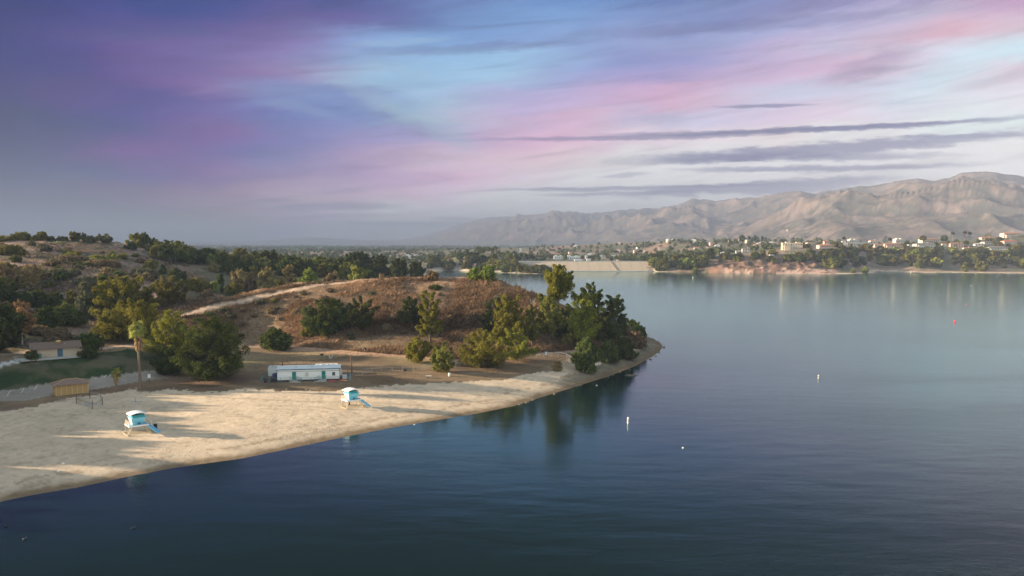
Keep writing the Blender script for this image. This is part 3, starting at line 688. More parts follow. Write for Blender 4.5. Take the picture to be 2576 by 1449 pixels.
def make_pine(H, W, prof, leaf, seed, t0=.12, limbs=26, cr=None, ls=.3, nl=60, lean=0, rise=.35, trunk=None, tw=None, spread=.42, stems=1, fill=.25, **_):
    """an open pine: whorls of rising limbs that carry upright tufts of needles"""
    g = np.random.default_rng(seed); pf = PROF[prof]; rw = W / 2; ch = H * (1 - t0); z0 = H * t0; cr = cr or max(.55, min(1.15, W * .07)); tw = tw or max(.16, H * .022)
    cen, rad, ax, ti = [], [], [], []; mb = MB()
    for s_ in range(stems):
        ox = 0 if stems == 1 else (s_ - (stems - 1) / 2) * W * .16
        mb.tube([(ox * .3, 0, -.5), (ox * .5, 0, H * .02), (ox + lean * H * .3, g.normal() * .1, H * .4), (ox + lean * H * .6, g.normal() * .2, H * .68), (ox * .6 + lean * H * .92, 0, H * .95)], [tw * 1.35, tw, tw * .75, tw * .5, tw * .12], 8)
    a0 = g.uniform(0, 6.28)
    for k in range(limbs):
        t = (k + g.uniform(0, 1)) / limbs; a = a0 + k * 2.4 + g.normal() * .35; L = max(.06 * W, pf(t) * rw * (g.uniform(.62, 1.08) if g.random() > .12 else g.uniform(1.05, 1.2))); rz = L * (rise + .5 * t) * g.uniform(.5, 1.3)
        ze = z0 + ch * (.03 + t * .93); zb = max(z0 * .8, ze - rz); cx = lean * H * (ze / H); ca, sa = math.cos(a), math.sin(a); lt = g.normal() * .13
        tip = (cx + ca * L, sa * L, ze); mid = (cx + ca * L * .5, sa * L * .5, zb + (ze - zb) * .35); mb.tube([(lean * zb, 0, zb), mid, tip], [tw * .38, tw * .22, tw * .06], 5, False)
        m = max(2, int(L / (cr * .82))); 
        for j in range(m):
            s = 1 - (j / m) * .72; side = g.uniform(-1, 1) * spread * L * (s ** 1.3) * (.35 if j == 0 else 1)
            zz = zb + (ze - zb) * s ** 1.6; r_ = cr * g.uniform(.65, 1.2) * (.8 + .3 * (1 - t))
            for q in range(2 if g.random() < .55 else 1):
                cen.append((cx + ca * L * s - sa * side + g.normal() * cr * .35, sa * L * s + ca * side + g.normal() * cr * .35, zz + r_ * .3 + q * r_ * .9 + g.normal() * .15)); rad.append(r_ * (1 - .25 * q)); ax.append(unit(np.array((ca * .8, sa * .8, 1.0)) + g.normal(size=3) * .28)); ti.append(.5 + lt + g.normal() * .15)
    for k in range(int(limbs * fill * 2)):   # short inner sprays
        t = g.uniform(0, .9); a = g.uniform(0, 6.28); L = pf(t) * rw * g.uniform(.1, .5); cen.append((lean * H * t + math.cos(a) * L, math.sin(a) * L, z0 + ch * (.05 + t * .9))); rad.append(cr * g.uniform(.8, 1.2)); ax.append(np.array((0, 0, 1.))); ti.append(.42 + g.normal() * .1)
    cen = np.array(cen); rad = np.array(rad); cen[:, 2] = np.clip(cen[:, 2], .5, H - rad * .8)
    V, Fc, T_ = leaf_clumps(cen, rad, np.array(ax), 1.55, nl, ls, g, np.array(ti), flat=.9); V[:, 2] = np.maximum(V[:, 2], .02)
    crown = npmesh('crown', V, Fc, (leaf,), False, tint=T_)
    tm = bpy.data.meshes.new('trunk'); tm.from_pydata(mb.v, [], mb.f); tm.materials.append(trunk or bark)
    for p in tm.polygons: p.use_smooth = True
    return tm, crown

def stand(name, label, cat, meshes, loc, rz=0, sc=1, group=None, tilt=0):
    t = thing(name, label, cat, loc, rz, group); t.scale = (sc, sc, sc) if not isinstance(sc, tuple) else sc
    put(bpy.data.objects.new('trunk', meshes[0]), t); put(bpy.data.objects.new('crown', meshes[1]), t); return t
SEED = [100]
def tree_px(name, label, x0, x1, ytop, base, leaf, prof='pine', group=None, Y=None, **kw):
    """a tree whose outline in the photograph runs x0..x1 and reaches ytop; base is the pixel of its foot (or Y its distance)"""
    SEED[0] += 1; pc = (x0 + x1) / 2; bx = kw.pop('bx', pc)
    if Y is None:
        X, Y, z = hit(bx, base)
    else:
        X = (bx - CX) / F * (Y * CP) ; X = at_y(bx, 700, Y)[0]; z = hz(X, Y)
    zt = at_y(pc, ytop, Y)[2]; H = max(1.0, zt - z); W = (x1 - x0) / F * Y
    kw.setdefault('ls', max(.24, min(.55, Y * .00125)))
    kw.setdefault('lean', ((pc - bx) / F * Y) / H if abs(pc - bx) > 3 else 0)
    cat = 'shrub' if name in ('shrub', 'bush') else 'tree'
    if name == 'pine_tree':
        kw['nl'] = 105; kw['ls'] = max(.2, Y * .00085); kw['limbs'] = int(min(62, max(18, W * H * .15))); mk = make_pine
    else: mk = make_tree
    return stand(name, label, cat, mk(H, W * (1.1 if mk is make_pine else .95), prof, leaf, SEED[0], **kw), (X, Y, z - .05), group=group)

T = tree_px
# ---- the pines of the round hill and its foot
T('pine_tree', 'wide low pine spreading over the brown hillside beside a dark round one', 769, 884, 753, 846, L_DARK, 'umbrella', lobes=13, t0=.08, nl=80)
T('pine_tree', 'dark round pine pressed against the wide low pine on the hillside', 876, 946, 746, 836, L_DARK, 'round', lobes=9, t0=.12)
T('pine_tree', 'slighter dull pine half behind the tall yellow-lit pine alone on the hillside', 1007, 1064, 744, 826, L_DARK, 'pine', lobes=9, t0=.2)
T('pine_tree', 'tall upright yellow-lit pine alone on the middle of the hillside', 1050, 1114, 731, 860, L_PINE, 'pine', lobes=12, t0=.13)
T('oak_tree', 'small dark spreading tree alone on the dry field behind the trailer', 653, 731, 832, 880, L_DARK, 'umbrella', lobes=8, t0=.15, open_=.1)
T('pine_tree', 'bright bushy pine with layered boughs at the edge of the dry field', 1014, 1086, 851, 914, L_PINE, 'umbrella', lobes=10, t0=.12)
T('pine_tree', 'small cone-shaped golden green pine in front of the layered bushy pine', 1083, 1147, 861, 936, L_OLIVE, 'round', lobes=10, t0=.05)
T('bush', 'small olive bush at the foot of the wide low hillside pine', 760, 791, 816, 848, L_OLIVE, 'bush', lobes=5, t0=0)
T('pine_tree', 'dark green pine rising behind the two stacked yellow-lit pines by the path fence', 1210, 1268, 753, 858, L_DARK, 'column', lobes=9, t0=.12)
T('pine_tree', 'big yellow-lit pointed pine, upper one of the stacked pines by the path fence', 1236, 1322, 742, 880, L_PINE, 'pine', lobes=13, t0=.15, nl=85)
T('pine_tree', 'broad bright pine standing lowest by the sand, its boughs reaching the ground', 1162, 1270, 830, 924, L_PINE, 'umbrella', lobes=14, t0=.06, nl=85)
T('pine_tree', 'rounded pine with a dark underside beside the broad bright pine by the sand', 1258, 1340, 826, 908, L_PINE, 'umbrella', lobes=11, t0=.12)
T('pine_tree', 'thin shaggy pine with bare dead twigs sticking from its top', 1317, 1360, 764, 872, L_OLIVE, 'column', lobes=9, t0=.1)
T('pine_tree', 'straight pine with a bare lower trunk standing under the tallest pine', 1353, 1422, 747, 862, L_OLIVE, 'column', lobes=12, t0=.22, bx=1381, lean=.02)
T('pine_tree', 'tallest pine of the point, a leaning open crown high above the others', 1366, 1446, 666, 852, L_PINE, 'top', lobes=10, t0=.52, bx=1402, open_=.15, elong=1.8)
T('pine_tree', 'large conical pine with wide dark skirts in the middle of the point', 1415, 1512, 734, 864, L_PINE, 'pine', lobes=15, t0=.08, nl=85)
T('pine_tree', 'tall narrow pine behind the large conical pine, tufted top against the water', 1458, 1514, 708, 850, L_DARK, 'column', lobes=10, t0=.3)
T('pine_tree', 'dark broad pine with two peaks, last of the pines towards the open lake', 1505, 1582, 742, 862, L_DARK, 'pine', lobes=14, t0=.06, nl=85)
T('pine_tree', 'low dark pine filling the gap between the conical pine and the two-peaked pine', 1480, 1548, 790, 866, L_DARK, 'round', lobes=9, t0=.05)
T('pine_tree', 'low dense pine between the shaggy pine and the bare-trunked pine', 1395, 1436, 775, 858, L_DARK, 'column', lobes=7, t0=.1)
T('bush', 'small tufted rust-tinged bush on the bare slope under the conical pine', 1418, 1441, 846, 872, L_OLIVE, 'round', lobes=4, t0=.25)
T('willow_tree', 'soft dark green willow standing on the pale shore at the end of the fence', 1442, 1512, 846, 936, L_WILLOW, 'round', lobes=13, t0=.02, droop=1.2, up=.1, elong=1.2)
T('bush', 'dark tangled bush just past the willow on the shore', 1502, 1556, 858, 910, L_WILLOW, 'bush', lobes=9, t0=0)
T('bush', 'wide dark bush with yellow flecks reaching down to the pale shore', 1545, 1598, 850, 904, L_DARK, 'bush', lobes=8, t0=0)
T('bush', 'dry tawny thicket behind the wide dark shore bush', 1578, 1622, 838, 876, L_BROWN, 'bush', lobes=8, t0=0)
T('bush', 'fresh green bush on the far edge of the point against the water', 1574, 1606, 808, 842, L_GREEN, 'round', lobes=8, t0=0)
T('bush', 'green bush overhanging the water at the tip of the point', 1596, 1626, 822, 856, L_WILLOW, 'round', lobes=7, t0=0)
T('bush', 'pale dry grass bush above the path at the tip of the point', 1556, 1590, 822, 846, L_BROWN, 'bush', lobes=6, t0=0)
T('bush', 'small yellow bush alone on the reddish bank above the pale sand', 1394, 1410, 915, 934, L_TAWNY, 'bush', lobes=4, t0=0)
T('bush', 'dull brown dry bush on the dark slope beside the stacked pines', 1172, 1214, 788, 822, L_BROWN, 'bush', lobes=7, t0=0, ls=.35)
T('oak_tree', 'leafy green tree on the hilltop against the lake arm', 1178, 1212, 678, 706, L_GREEN, 'round', lobes=8, t0=.05)
T('oak_tree', 'open green tree with a forked trunk on the hilltop against the lake', 1208, 1246, 671, 708, L_GREEN, 'umbrella', lobes=8, t0=.25, open_=.2, stems=2)
T('bush', 'low tawny bush on the hilltop where the lake arm shows behind', 1070, 1102, 685, 705, L_TAWNY, 'bush', lobes=5, t0=0)
T('bush', 'small dark bush on the falling shoulder of the round hill above the water', 1352, 1366, 742, 762, L_OLIVE, 'round', lobes=4, t0=.05, open_=.2)
T('bush', 'little green bush below the dark one on the shoulder of the round hill', 1362, 1382, 754, 772, L_GREEN, 'bush', lobes=4, t0=0)
# ---- by the beach and the restroom
T('pine_tree', 'huge dark pine with a bright crest standing on bare ground behind the beach', 448, 618, 798, 957, L_DARK, 'umbrella', lobes=20, t0=.08, nl=100, bx=535, clump=1.25)
T('pine_tree', 'yellow-crested pine between the huge dark pine and the palm', 376, 486, 781, 905, L_PINE, 'umbrella', lobes=14, t0=.1, nl=85)
T('pine_tree', 'low dark pine whose boughs touch the ground in front of the yellow-crested pine', 385, 472, 872, 944, L_DARK, 'round', lobes=12, t0=.02)
T('pine_tree', 'ragged olive pine directly behind the tall palm', 266, 402, 753, 858, L_PINE, 'umbrella', lobes=14, t0=.08, nl=85)
T('pine_tree', 'wide flat-topped pine on the track between the scrub hill and the round hill', 226, 388, 696, 796, L_PINE, 'umbrella', lobes=16, t0=.08, nl=90, Y=322)
T('pine_tree', 'rounded gold-lit pine standing by the start of the hill track', 386, 462, 694, 786, L_OLIVE, 'round', lobes=12, t0=.12, Y=318)
T('bush', 'large smooth green bush under the wide flat-topped pine', 128, 204, 769, 820, L_WILLOW, 'bush', lobes=11, t0=0)
T('bush', 'dark green bush beside the white-trunked rusty tree', 90, 140, 776, 824, L_DARK, 'bush', lobes=9, t0=0)
T('oak_tree', 'grey-olive round tree behind the large smooth green bush', 156, 198, 731, 778, L_OLIVE, 'round', lobes=8, t0=.05, Y=318)
T('oak_tree', 'dull brown-green tree leaning over the round grey-olive tree', 190, 240, 708, 786, L_GREY, 'umbrella', lobes=9, t0=.1, Y=316)
T('sycamore_tree', 'thin tree with a white trunk and rusty autumn leaves behind the restroom building', 20, 86, 758, 868, L_ORANGE, 'umbrella', lobes=9, t0=.38, open_=.35, dens=.7, bx=56, trunk=bark_pale)
T('oak_tree', 'small dark tree beside the light path past the restroom building', 195, 254, 846, 882, L_DARK, 'umbrella', lobes=7, t0=.35, bx=224, open_=.15)
T('bush', 'small rounded bush against the front corner of the restroom building', 68, 91, 888, 911, L_WILLOW, 'bush', lobes=4, t0=0)
T('bush', 'low dark bush on the lawn below the small path-side tree', 206, 240, 876, 900, L_DARK, 'bush', lobes=5, t0=0)
T('pine_tree', 'black-green pine at the frame edge with a yellow top', -60, 38, 700, 806, L_DARK, 'pine', lobes=12, t0=.05, Y=300)
T('oak_tree', 'dark tree in shade next to the black-green pine', 20, 72, 738, 800, L_DARK, 'round', lobes=9, t0=.05, Y=302)
T('sycamore_tree', 'golden autumn tree halfway down the scrub hill', 52, 110, 668, 742, L_TAWNY, 'round', lobes=10, t0=.08, Y=350, open_=.15)
T('sycamore_tree', 'ochre tree at the frame edge on the scrub hill below the pale spur', -20, 32, 664, 722, L_TAWNY, 'round', lobes=9, t0=.08, Y=345, open_=.15)
T('bush', 'dark thicket under the golden autumn tree', 60, 118, 736, 778, L_DARK, 'bush', lobes=9, t0=0, Y=318)
T('bush', 'dark thicket between the golden tree and the grey-olive tree', 112, 160, 735, 775, L_WILLOW, 'bush', lobes=9, t0=0, Y=318)
T('bush', 'brown dry bush on the bank right behind the restroom roof', 110, 176, 830, 866, L_BROWN, 'bush', lobes=9, t0=0, Y=240)
T('bush', 'dark dry bush on the bank behind the small path-side tree', 230, 292, 822, 852, L_GREY, 'bush', lobes=8, t0=0)
T('bush', 'dark brown bush at the frame edge on the bank above the path', -30, 40, 822, 870, L_GREY, 'bush', lobes=9, t0=0, Y=238)
T('bush', 'greyish bush on the bank between the white-trunked tree and the restroom roof', 56, 112, 826, 858, L_BROWN, 'bush', lobes=8, t0=0, Y=250)
# ---- the skyline of the scrub hill
T('oak_tree', 'broad open tree on the skyline of the scrub hill', 36, 78, 588, 608, L_OLIVE, 'umbrella', lobes=7, t0=.1, Y=512, open_=.2)
T('oak_tree', 'sloping low tree on the hill skyline beside a flat-topped one', 82, 104, 594, 608, L_OLIVE, 'bush', lobes=5, t0=.05, Y=512)
T('oak_tree', 'small flat-topped tree on the hill skyline with sky under its crown', 98, 119, 585, 606, L_OLIVE, 'umbrella', lobes=5, t0=.4, Y=512, open_=.1)
T('bush', 'dome-shaped bush on the hill skyline, first of a pair', 120, 139, 597, 606, L_GREY, 'bush', lobes=4, t0=0, Y=512)
T('bush', 'dome-shaped bush on the hill skyline just before the compact tree', 149, 171, 597, 607, L_GREY, 'bush', lobes=4, t0=0, Y=512)
T('oak_tree', 'compact square-crowned tree alone on the hill skyline', 178, 204, 586, 608, L_OLIVE, 'top', lobes=6, t0=.15, Y=512)
T('oak_tree', 'slender tree rising from a bush on the hill skyline', 207, 220, 589, 606, L_GREY, 'column', lobes=4, t0=.1, Y=512)
T('bush', 'low spreading bush on the hill skyline between two trees', 216, 242, 595, 607, L_GREY, 'umbrella', lobes=5, t0=0, Y=512)
T('oak_tree', 'see-through feathery tree, last on the high skyline of the scrub hill', 247, 284, 592, 612, L_GREY, 'umbrella', lobes=7, t0=.25, Y=512, open_=.45, dens=.6)
T('bush', 'dark bush hump where the hill skyline starts to drop', 318, 342, 611, 622, L_DARK, 'bush', lobes=4, t0=0, Y=512)
T('oak_tree', 'spindly tree on the dropping skyline of the scrub hill', 366, 388, 613, 630, L_GREY, 'umbrella', lobes=5, t0=.3, Y=510, open_=.4, dens=.6)
T('oak_tree', 'large dark bush-like oak near the frame edge under the hill skyline', 0, 58, 622, 652, L_OLIVE, 'umbrella', lobes=9, t0=0, Y=430)
T('bush', 'low wide bush at the frame edge just under the skyline', -20, 34, 600, 618, L_OLIVE, 'bush', lobes=7, t0=0, Y=505)
T('bush', 'brown-topped bush on the upper side of the pale spur', 152, 206, 649, 674, L_BROWN, 'bush', lobes=8, t0=0, Y=418)
T('bush', 'wide brown bush below the pale green trees on the spur', 222, 290, 662, 692, L_BROWN, 'bush', lobes=9, t0=0, Y=405)
T('eucalyptus_tree', 'pale lime tree, lower of the two on the edge of the wood', 228, 272, 645, 672, L_PALE, 'round', lobes=8, t0=.05, Y=425)
T('eucalyptus_tree', 'pale lime tree, taller of the two on the edge of the wood', 268, 298, 636, 676, L_PALE, 'round', lobes=7, t0=.1, Y=430)
T('bush', 'dark bush on the hollow of the spur above the wide flat-topped pine', 188, 228, 668, 692, L_WILLOW, 'bush', lobes=7, t0=0, Y=395)
T('bush', 'grey-green bush low on the spur behind the rounded gold-lit pine', 336, 396, 682, 702, L_GREY, 'bush', lobes=8, t0=0, Y=400)
T('bush', 'mottled olive scrub below the pale spur in the middle of the slope', 118, 190, 684, 712, L_GREY, 'bush', lobes=9, t0=0, Y=365)
T('bush', 'pale scrub patch just above the crown of the wide flat-topped pine', 196, 246, 700, 722, L_GREY, 'bush', lobes=7, t0=0, Y=356)

# ---- the valley behind the round hill
T('sycamore_tree', 'feathery tawny tree first in the row behind the hill track', 584, 624, 680, 727, L_TAWNY, 'column', lobes=8, t0=.03, Y=425)
T('sycamore_tree', 'dusty tawny tree beside the feathery one behind the hill track', 618, 650, 690, 728, L_BROWN, 'round', lobes=8, t0=.03, Y=425)
T('sycamore_tree', 'full round tawny tree in the valley behind the hill', 645, 696, 674, 727, L_TAWNY, 'round', lobes=10, t0=.03, Y=425)
T('sycamore_tree', 'golden brown tree with a peaked crown in the valley row', 704, 747, 669, 712, L_TAWNY, 'round', lobes=9, t0=.03, Y=425)
T('bush', 'small dense olive bush right behind the crest of the track', 691, 714, 703, 722, L_OLIVE, 'bush', lobes=5, t0=0, Y=385)
T('oak_tree', 'bright green spreading tree over the crest between tawny ones', 743, 808, 679, 716, L_GREEN, 'umbrella', lobes=10, t0=.03, Y=410)
T('bush', 'wide rusty brown bush over the crest beside the bright green tree', 799, 866, 686, 713, L_BROWN, 'bush', lobes=9, t0=0, Y=400)
T('willow_tree', 'yellow-green feathery willow over the crest of the hill', 864, 930, 669, 709, L_PALE, 'round', lobes=10, t0=.02, Y=400)
T('bush', 'tawny scrub bush over the crest, last before the lake arm', 940, 982, 680, 704, L_TAWNY, 'bush', lobes=7, t0=0, Y=395)
T('cypress_tree', 'slim dark cypress in the valley beside the feathery tawny tree', 548, 562, 688, 736, L_DARK, 'column', lobes=6, t0=.02, Y=415)
T('bush', 'yellowish bush in the valley beside the slim dark cypress', 524, 552, 708, 732, L_PALE, 'bush', lobes=6, t0=0, Y=408)
T('bush', 'low olive bush at the foot of the tawny valley trees', 566, 606, 714, 738, L_OLIVE, 'bush', lobes=6, t0=0, Y=400)
T('bush', 'long olive green thicket in the valley past the rounded gold-lit pine', 462, 524, 706, 740, L_OLIVE, 'bush', lobes=9, t0=0, Y=400)
T('bush', 'dead grey brush at the lower end of the hill track berm', 500, 540, 730, 762, L_BROWN, 'bush', lobes=7, t0=0, Y=352, open_=.2)

# ---- copies that fill the woods
def kindset(specs, ls, nl, base):
    out = []
    for i, (H, W, pf, leaf, t0, lb) in enumerate(specs):
        ms = make_pine(H, W, pf, leaf, 900 + base + i, t0=t0, limbs=20, ls=ls, nl=int(nl * .8), cr=W * .1) if pf in ('pine', 'umbrella', 'column') else make_tree(H, W, pf, leaf, 900 + base + i, t0=t0, lobes=lb, ls=ls, nl=nl, dens=.75)
        out.append((ms, H, W, leaf))
    return out
MID = kindset([(13, 12, 'round', L_DARK, .06, 9), (14, 11, 'pine', L_DARK, .08, 9), (15, 8, 'column', L_DARK, .08, 9), (11, 13, 'umbrella', L_OLIVE, .08, 9), (12, 9, 'round', L_WILLOW, .05, 8), (14, 10, 'pine', L_OLIVE, .08, 9), (10, 9, 'round', L_GREEN, .05, 8), (10, 9, 'round', L_TAWNY, .05, 8)], .62, 42, 0)
MIDW = [5, 5, 3, 4, 5, 3, 1.3, .6]
KIND = {id(L_DARK): ('dark green', 'evergreen_tree'), id(L_OLIVE): ('olive', 'oak_tree'), id(L_WILLOW): ('dull green', 'broadleaf_tree'), id(L_GREEN): ('fresh green', 'broadleaf_tree'), id(L_TAWNY): ('tawny', 'sycamore_tree'), id(L_GREY): ('grey-green', 'oak_tree'), id(L_PALE): ('pale green', 'broadleaf_tree')}
SHAPE = {0: 'round', 1: 'tapering', 2: 'slim upright', 3: 'spreading', 4: 'rounded', 5: 'pointed', 6: 'leafy', 7: 'autumn'}
def scatter(kset, wts, px, Y, H, label, group, rng, sub=''):
    k = rng.choices(range(len(kset)), wts)[0]; (tm, cm), h0, w0, leaf = kset[k]
    X = at_y(px, 640, Y)[0]; z = hz(X, Y); s = H / h0; w = s * rng.uniform(.85, 1.2)
    col, nm = KIND[id(leaf)]
    return stand(nm, f'{SHAPE[k]} {col} {label}', 'tree', (tm, cm), (X, Y, z - .1), rng.uniform(0, 6.3), (w, w, s), group and f'{SHAPE[k]} {col} {group}')
rg_ = random.Random(11)
# the wood between the scrub hill and the lake arm
rows = [(470, [(380, 480)], 16, 7), (520, [(345, 640)], 13, 9), (560, [(360, 1010)], 12, 10), (610, [(340, 1050)], 12, 12), (660, [(360, 1060)], 13, 13), (710, [(380, 1050)], 15, 13)]
for (Y, rngs, step, Hh) in rows:
    for (a, b) in rngs:
        px = a
        while px < b:
            p = px + rg_.uniform(-5, 5); YY = Y + rg_.uniform(-18, 18); px += step * rg_.uniform(1.0, 1.9)
            if 660 < p < 760 and Y < 560: continue
            scatter(MID, MIDW, p, YY, Hh * rg_.uniform(.7, 1.2), 'tree in the wood behind the round hill', 'trees of the wood behind the round hill', rg_)
for (nm, lb, x0, x1, yt, Y, leaf, pf) in [
  ('pine_tree', 'tall two-humped pine standing highest over the wood behind the hill', 868, 944, 633, 620, L_DARK, 'umbrella'),
  ('pine_tree', 'round-headed pine above the wood, nearest the scrub hill', 656, 704, 630, 600, L_DARK, 'pine'),
  ('pine_tree', 'broad twin-crowned pine standing over the wood below the far plain', 582, 632, 625, 600, L_OLIVE, 'umbrella'),
  ('pine_tree', 'pointed pine standing over the wood where the scrub hill ends', 428, 456, 628, 600, L_DARK, 'cone'),
  ('cypress_tree', 'narrow tufted tree sticking out of the wood against the haze', 505, 520, 626, 600, L_DARK, 'column'),
  ('pine_tree', 'tall columnar pine near the lake arm end of the wood', 944, 978, 638, 600, L_DARK, 'column'),
  ('pine_tree', 'dark feathery pine beside the columnar one near the lake arm', 978, 1030, 650, 590, L_DARK, 'pine'),
  ('pine_tree', 'last dark pine of the wood, standing over the lake arm', 1024, 1072, 656, 585, L_DARK, 'pine'),
  ('oak_tree', 'flat wide dark tree in the wood above the tawny valley trees', 704, 764, 648, 560, L_DARK, 'umbrella'),
  ('oak_tree', 'dark domed tree in the wood above the bright green crest tree', 756, 798, 656, 555, L_DARK, 'round'),
  ('sycamore_tree', 'small golden tree glowing inside the dark wood', 526, 552, 662, 505, L_TAWNY, 'round')]:
    T(nm, lb, x0, x1, yt, None, leaf, pf, Y=Y, lobes=9, t0=.08, ls=.6, nl=60)
# low scrub dotted over the hills
rg2_ = random.Random(5)
SHR = [(make_tree(1.7, 3.0, 'bush', lf, 980 + i, t0=0, lobes=4, ls=.34, nl=22, clump=.6, dens=.7), lf) for i, lf in enumerate((L_BROWN, L_GREY, L_OLIVE, L_DARK, L_BROWN))]
SHN = {id(L_BROWN): 'dry brown', id(L_GREY): 'grey-green', id(L_OLIVE): 'olive', id(L_DARK): 'dark green'}
def shrub(px, py, H, where, group, wts):
    X, Y, z = hit(px, py); (tm, cm), lf = rg2_.choices(SHR, wts)[0]; s = H / 1.7
    w = s * rg2_.uniform(.9, 1.5)
    stand('bush', f'{SHN[id(lf)]} low bush {where}', 'shrub', (tm, cm), (X, Y, z - .15), rg2_.uniform(0, 6), (w, w, s), f'{SHN[id(lf)]} {group}')
for i in range(60):
    px = rg2_.uniform(0, 420); lo = np.interp(px, [0, 200, 420], [612, 615, 655]); hi_ = np.interp(px, [0, 120, 420], [760, 730, 735])
    shrub(px, rg2_.uniform(lo, hi_), rg2_.uniform(1.2, 3.0), 'dotted on the scrub hill', 'bushes dotted on the scrub hill', (2, 4, 3, 3, 1))
for i in range(60):
    px = rg2_.uniform(480, 1340); lo = np.interp(px, [480, 700, 900, 1240, 1340], [800, 752, 718, 722, 760]); hi_ = np.interp(px, [480, 700, 1000, 1340], [850, 850, 870, 860])
    shrub(px, rg2_.uniform(lo, hi_), rg2_.uniform(.8, 1.7), 'on the reddish face of the round hill', 'bushes on the face of the round hill', (5, 2, 1, .6, 4))

# ---- brush and dry grass as one cover (stuff): tufts of thin blades
def tufts(n, sampler, name, leafm, hmin, hmax, blades=7, seed=1, wd=.5):
    g = np.random.default_rng(seed); px, py = sampler(g, n)
    # cast pixels onto the ground in one go: table of the terrain in view
    a = (px - CX) / F; b = -(py - CY) / F; ry = CP + b * SP; rz_ = -SP + b * CP; rx = a
    Yg = np.exp(np.linspace(math.log(130), math.log(620), 110)); best = np.full(len(px), np.nan); prev = None
    for Yv in Yg:
        X = rx * Yv / ry; Z = CAMZ + rz_ * Yv / ry; h = height(X, np.full_like(X, Yv), False); dd = Z - h
        hit_ = np.isnan(best) & (dd < 0)
        if prev is not None:
            f = prev[0] / (prev[0] - dd + 1e-9); yy = prev[1] + (Yv - prev[1]) * f; best = np.where(hit_, yy, best)
        prev = (dd, Yv)
    ok = ~np.isnan(best); Y = best[ok]; X = (rx / ry)[ok] * Y; Z = height(X, Y)
    cl = fbm(X / 16, Y / 16, 4, 171); k = (Z > 2.6) & (pdist(TRACK, X, Y) > 3.2) & (pdist(LANE, X, Y) > 3) & (g.random(len(X)) < sstep(.30, .5, cl) * .4 + .6); X, Y, Z, cl = X[k], Y[k], Z[k], cl[k]; n = len(X)
    H = g.uniform(hmin, hmax, n) * (.4 + .75 * sstep(.38, .68, cl)) * np.where(g.random(n) < .05, 1.5, 1); th = g.uniform(0, 6.28, (n, blades)); r = g.uniform(0, .45, (n, blades)) * H[:, None]
    bx = X[:, None] + np.cos(th) * r * .5; by = Y[:, None] + np.sin(th) * r * .5; L = H[:, None] * g.uniform(.6, 1.1, (n, blades))
    tx = bx + np.cos(th) * L * .55; ty = by + np.sin(th) * L * .55; tz = Z[:, None] + L
    pw = wd * H[:, None] * .28; ax_, ay = -np.sin(th) * pw, np.cos(th) * pw
    zb = np.repeat((Z - .1)[:, None], blades, 1); zm = zb + L * .45
    V = np.stack([np.stack([bx - ax_ * .5, by - ay * .5, zb], -1), np.stack([bx + ax_ * .5, by + ay * .5, zb], -1), np.stack([bx * .5 + tx * .5 + ax_, by * .5 + ty * .5 + ay, zm + L * .2], -1), np.stack([tx, ty, tz], -1), ], 2).reshape(-1, 3)
    ti = .5 + 2.2 * (fbm(X / 22, Y / 22, 4, 73) - .5) + g.normal(size=n) * .13
    me = npmesh(name, V, np.arange(len(V)).reshape(-1, 4), (leafm,), False, tint=np.repeat(ti, blades * 4))
    return tag(put(bpy.data.objects.new(name, me)), kind='stuff')
def samp_hill(g, n):
    px = g.uniform(455, 1560, n); lo = np.interp(px, [455, 560, 700, 860, 900, 1240, 1340, 1480, 1560], [800, 757, 722, 706, 702, 702, 736, 799, 828]); hi_ = np.interp(px, [455, 600, 900, 1150, 1300, 1560], [860, 858, 885, 905, 892, 872])
    return px, lo + (hi_ - lo) * g.random(n)
def samp_left(g, n):
    px = g.uniform(-20, 560, n); lo = np.interp(px, [-20, 200, 430, 560], [602, 602, 645, 725]); hi_ = np.interp(px, [-20, 200, 330, 560], [868, 862, 850, 770])
    return px, lo + (hi_ - lo) * g.random(n)
def samp_field(g, n):
    px = g.uniform(360, 1480, n); lo = np.interp(px, [360, 600, 900, 1200, 1480], [885, 862, 888, 905, 875]); hi_ = np.interp(px, [360, 480, 600, 700, 880, 1080, 1320, 1480], [965, 975, 970, 978, 974, 960, 936, 925])
    return px, lo + (hi_ - lo) * g.random(n)
tufts(60000, samp_hill, 'dry_brush', leafmat('dry_brush', (.225, .145, .085), .15), .45, 1.25, 5, 3, .5)
tufts(24000, samp_left, 'scrub_grass', leafmat('scrub_grass', (.20, .15, .095), .15), .4, 1.2, 6, 4, .5)
tufts(9000, samp_field, 'dry_grass', leafmat('dry_grass', (.25, .17, .10), .2), .12, .35, 5, 5, .5)
# ------------------------------------------------------------------ materials of built things
WHITE = mat('white_paint', (.66, .66, .64), .6, var=.05); OFFW = mat('off_white_paint', (.52, .50, .45), .7, var=.08, scale=1)
CREAM = mat('cream_stucco', (.52, .43, .33), .9, var=.06, scale=.5); PINKW = mat('pink_stucco', (.55, .40, .32), .9, var=.06, scale=.5); BEIGE = mat('beige_stucco', (.46, .36, .27), .9, var=.1)
TILE = mat('terracotta_tiles', (.36, .17, .12), .9, var=.2, scale=4); REDT = mat('red_tiles', (.42, .09, .06), .9, var=.15); GREYT = mat('grey_shingles', (.17, .15, .145), .95, var=.25, scale=6); BRNT = mat('brown_shingles', (.15, .105, .08), .95, var=.3, scale=7)
GLASS = mat('dark_glass', (.03, .04, .05), .12, spec=.6); AQUA = mat('turquoise_paint', (.20, .56, .66), .5, var=.08); BLUE = mat('blue_paint', (.17, .42, .60), .55, var=.08); TEAL = mat('teal_paint', (.02, .19, .17), .6)
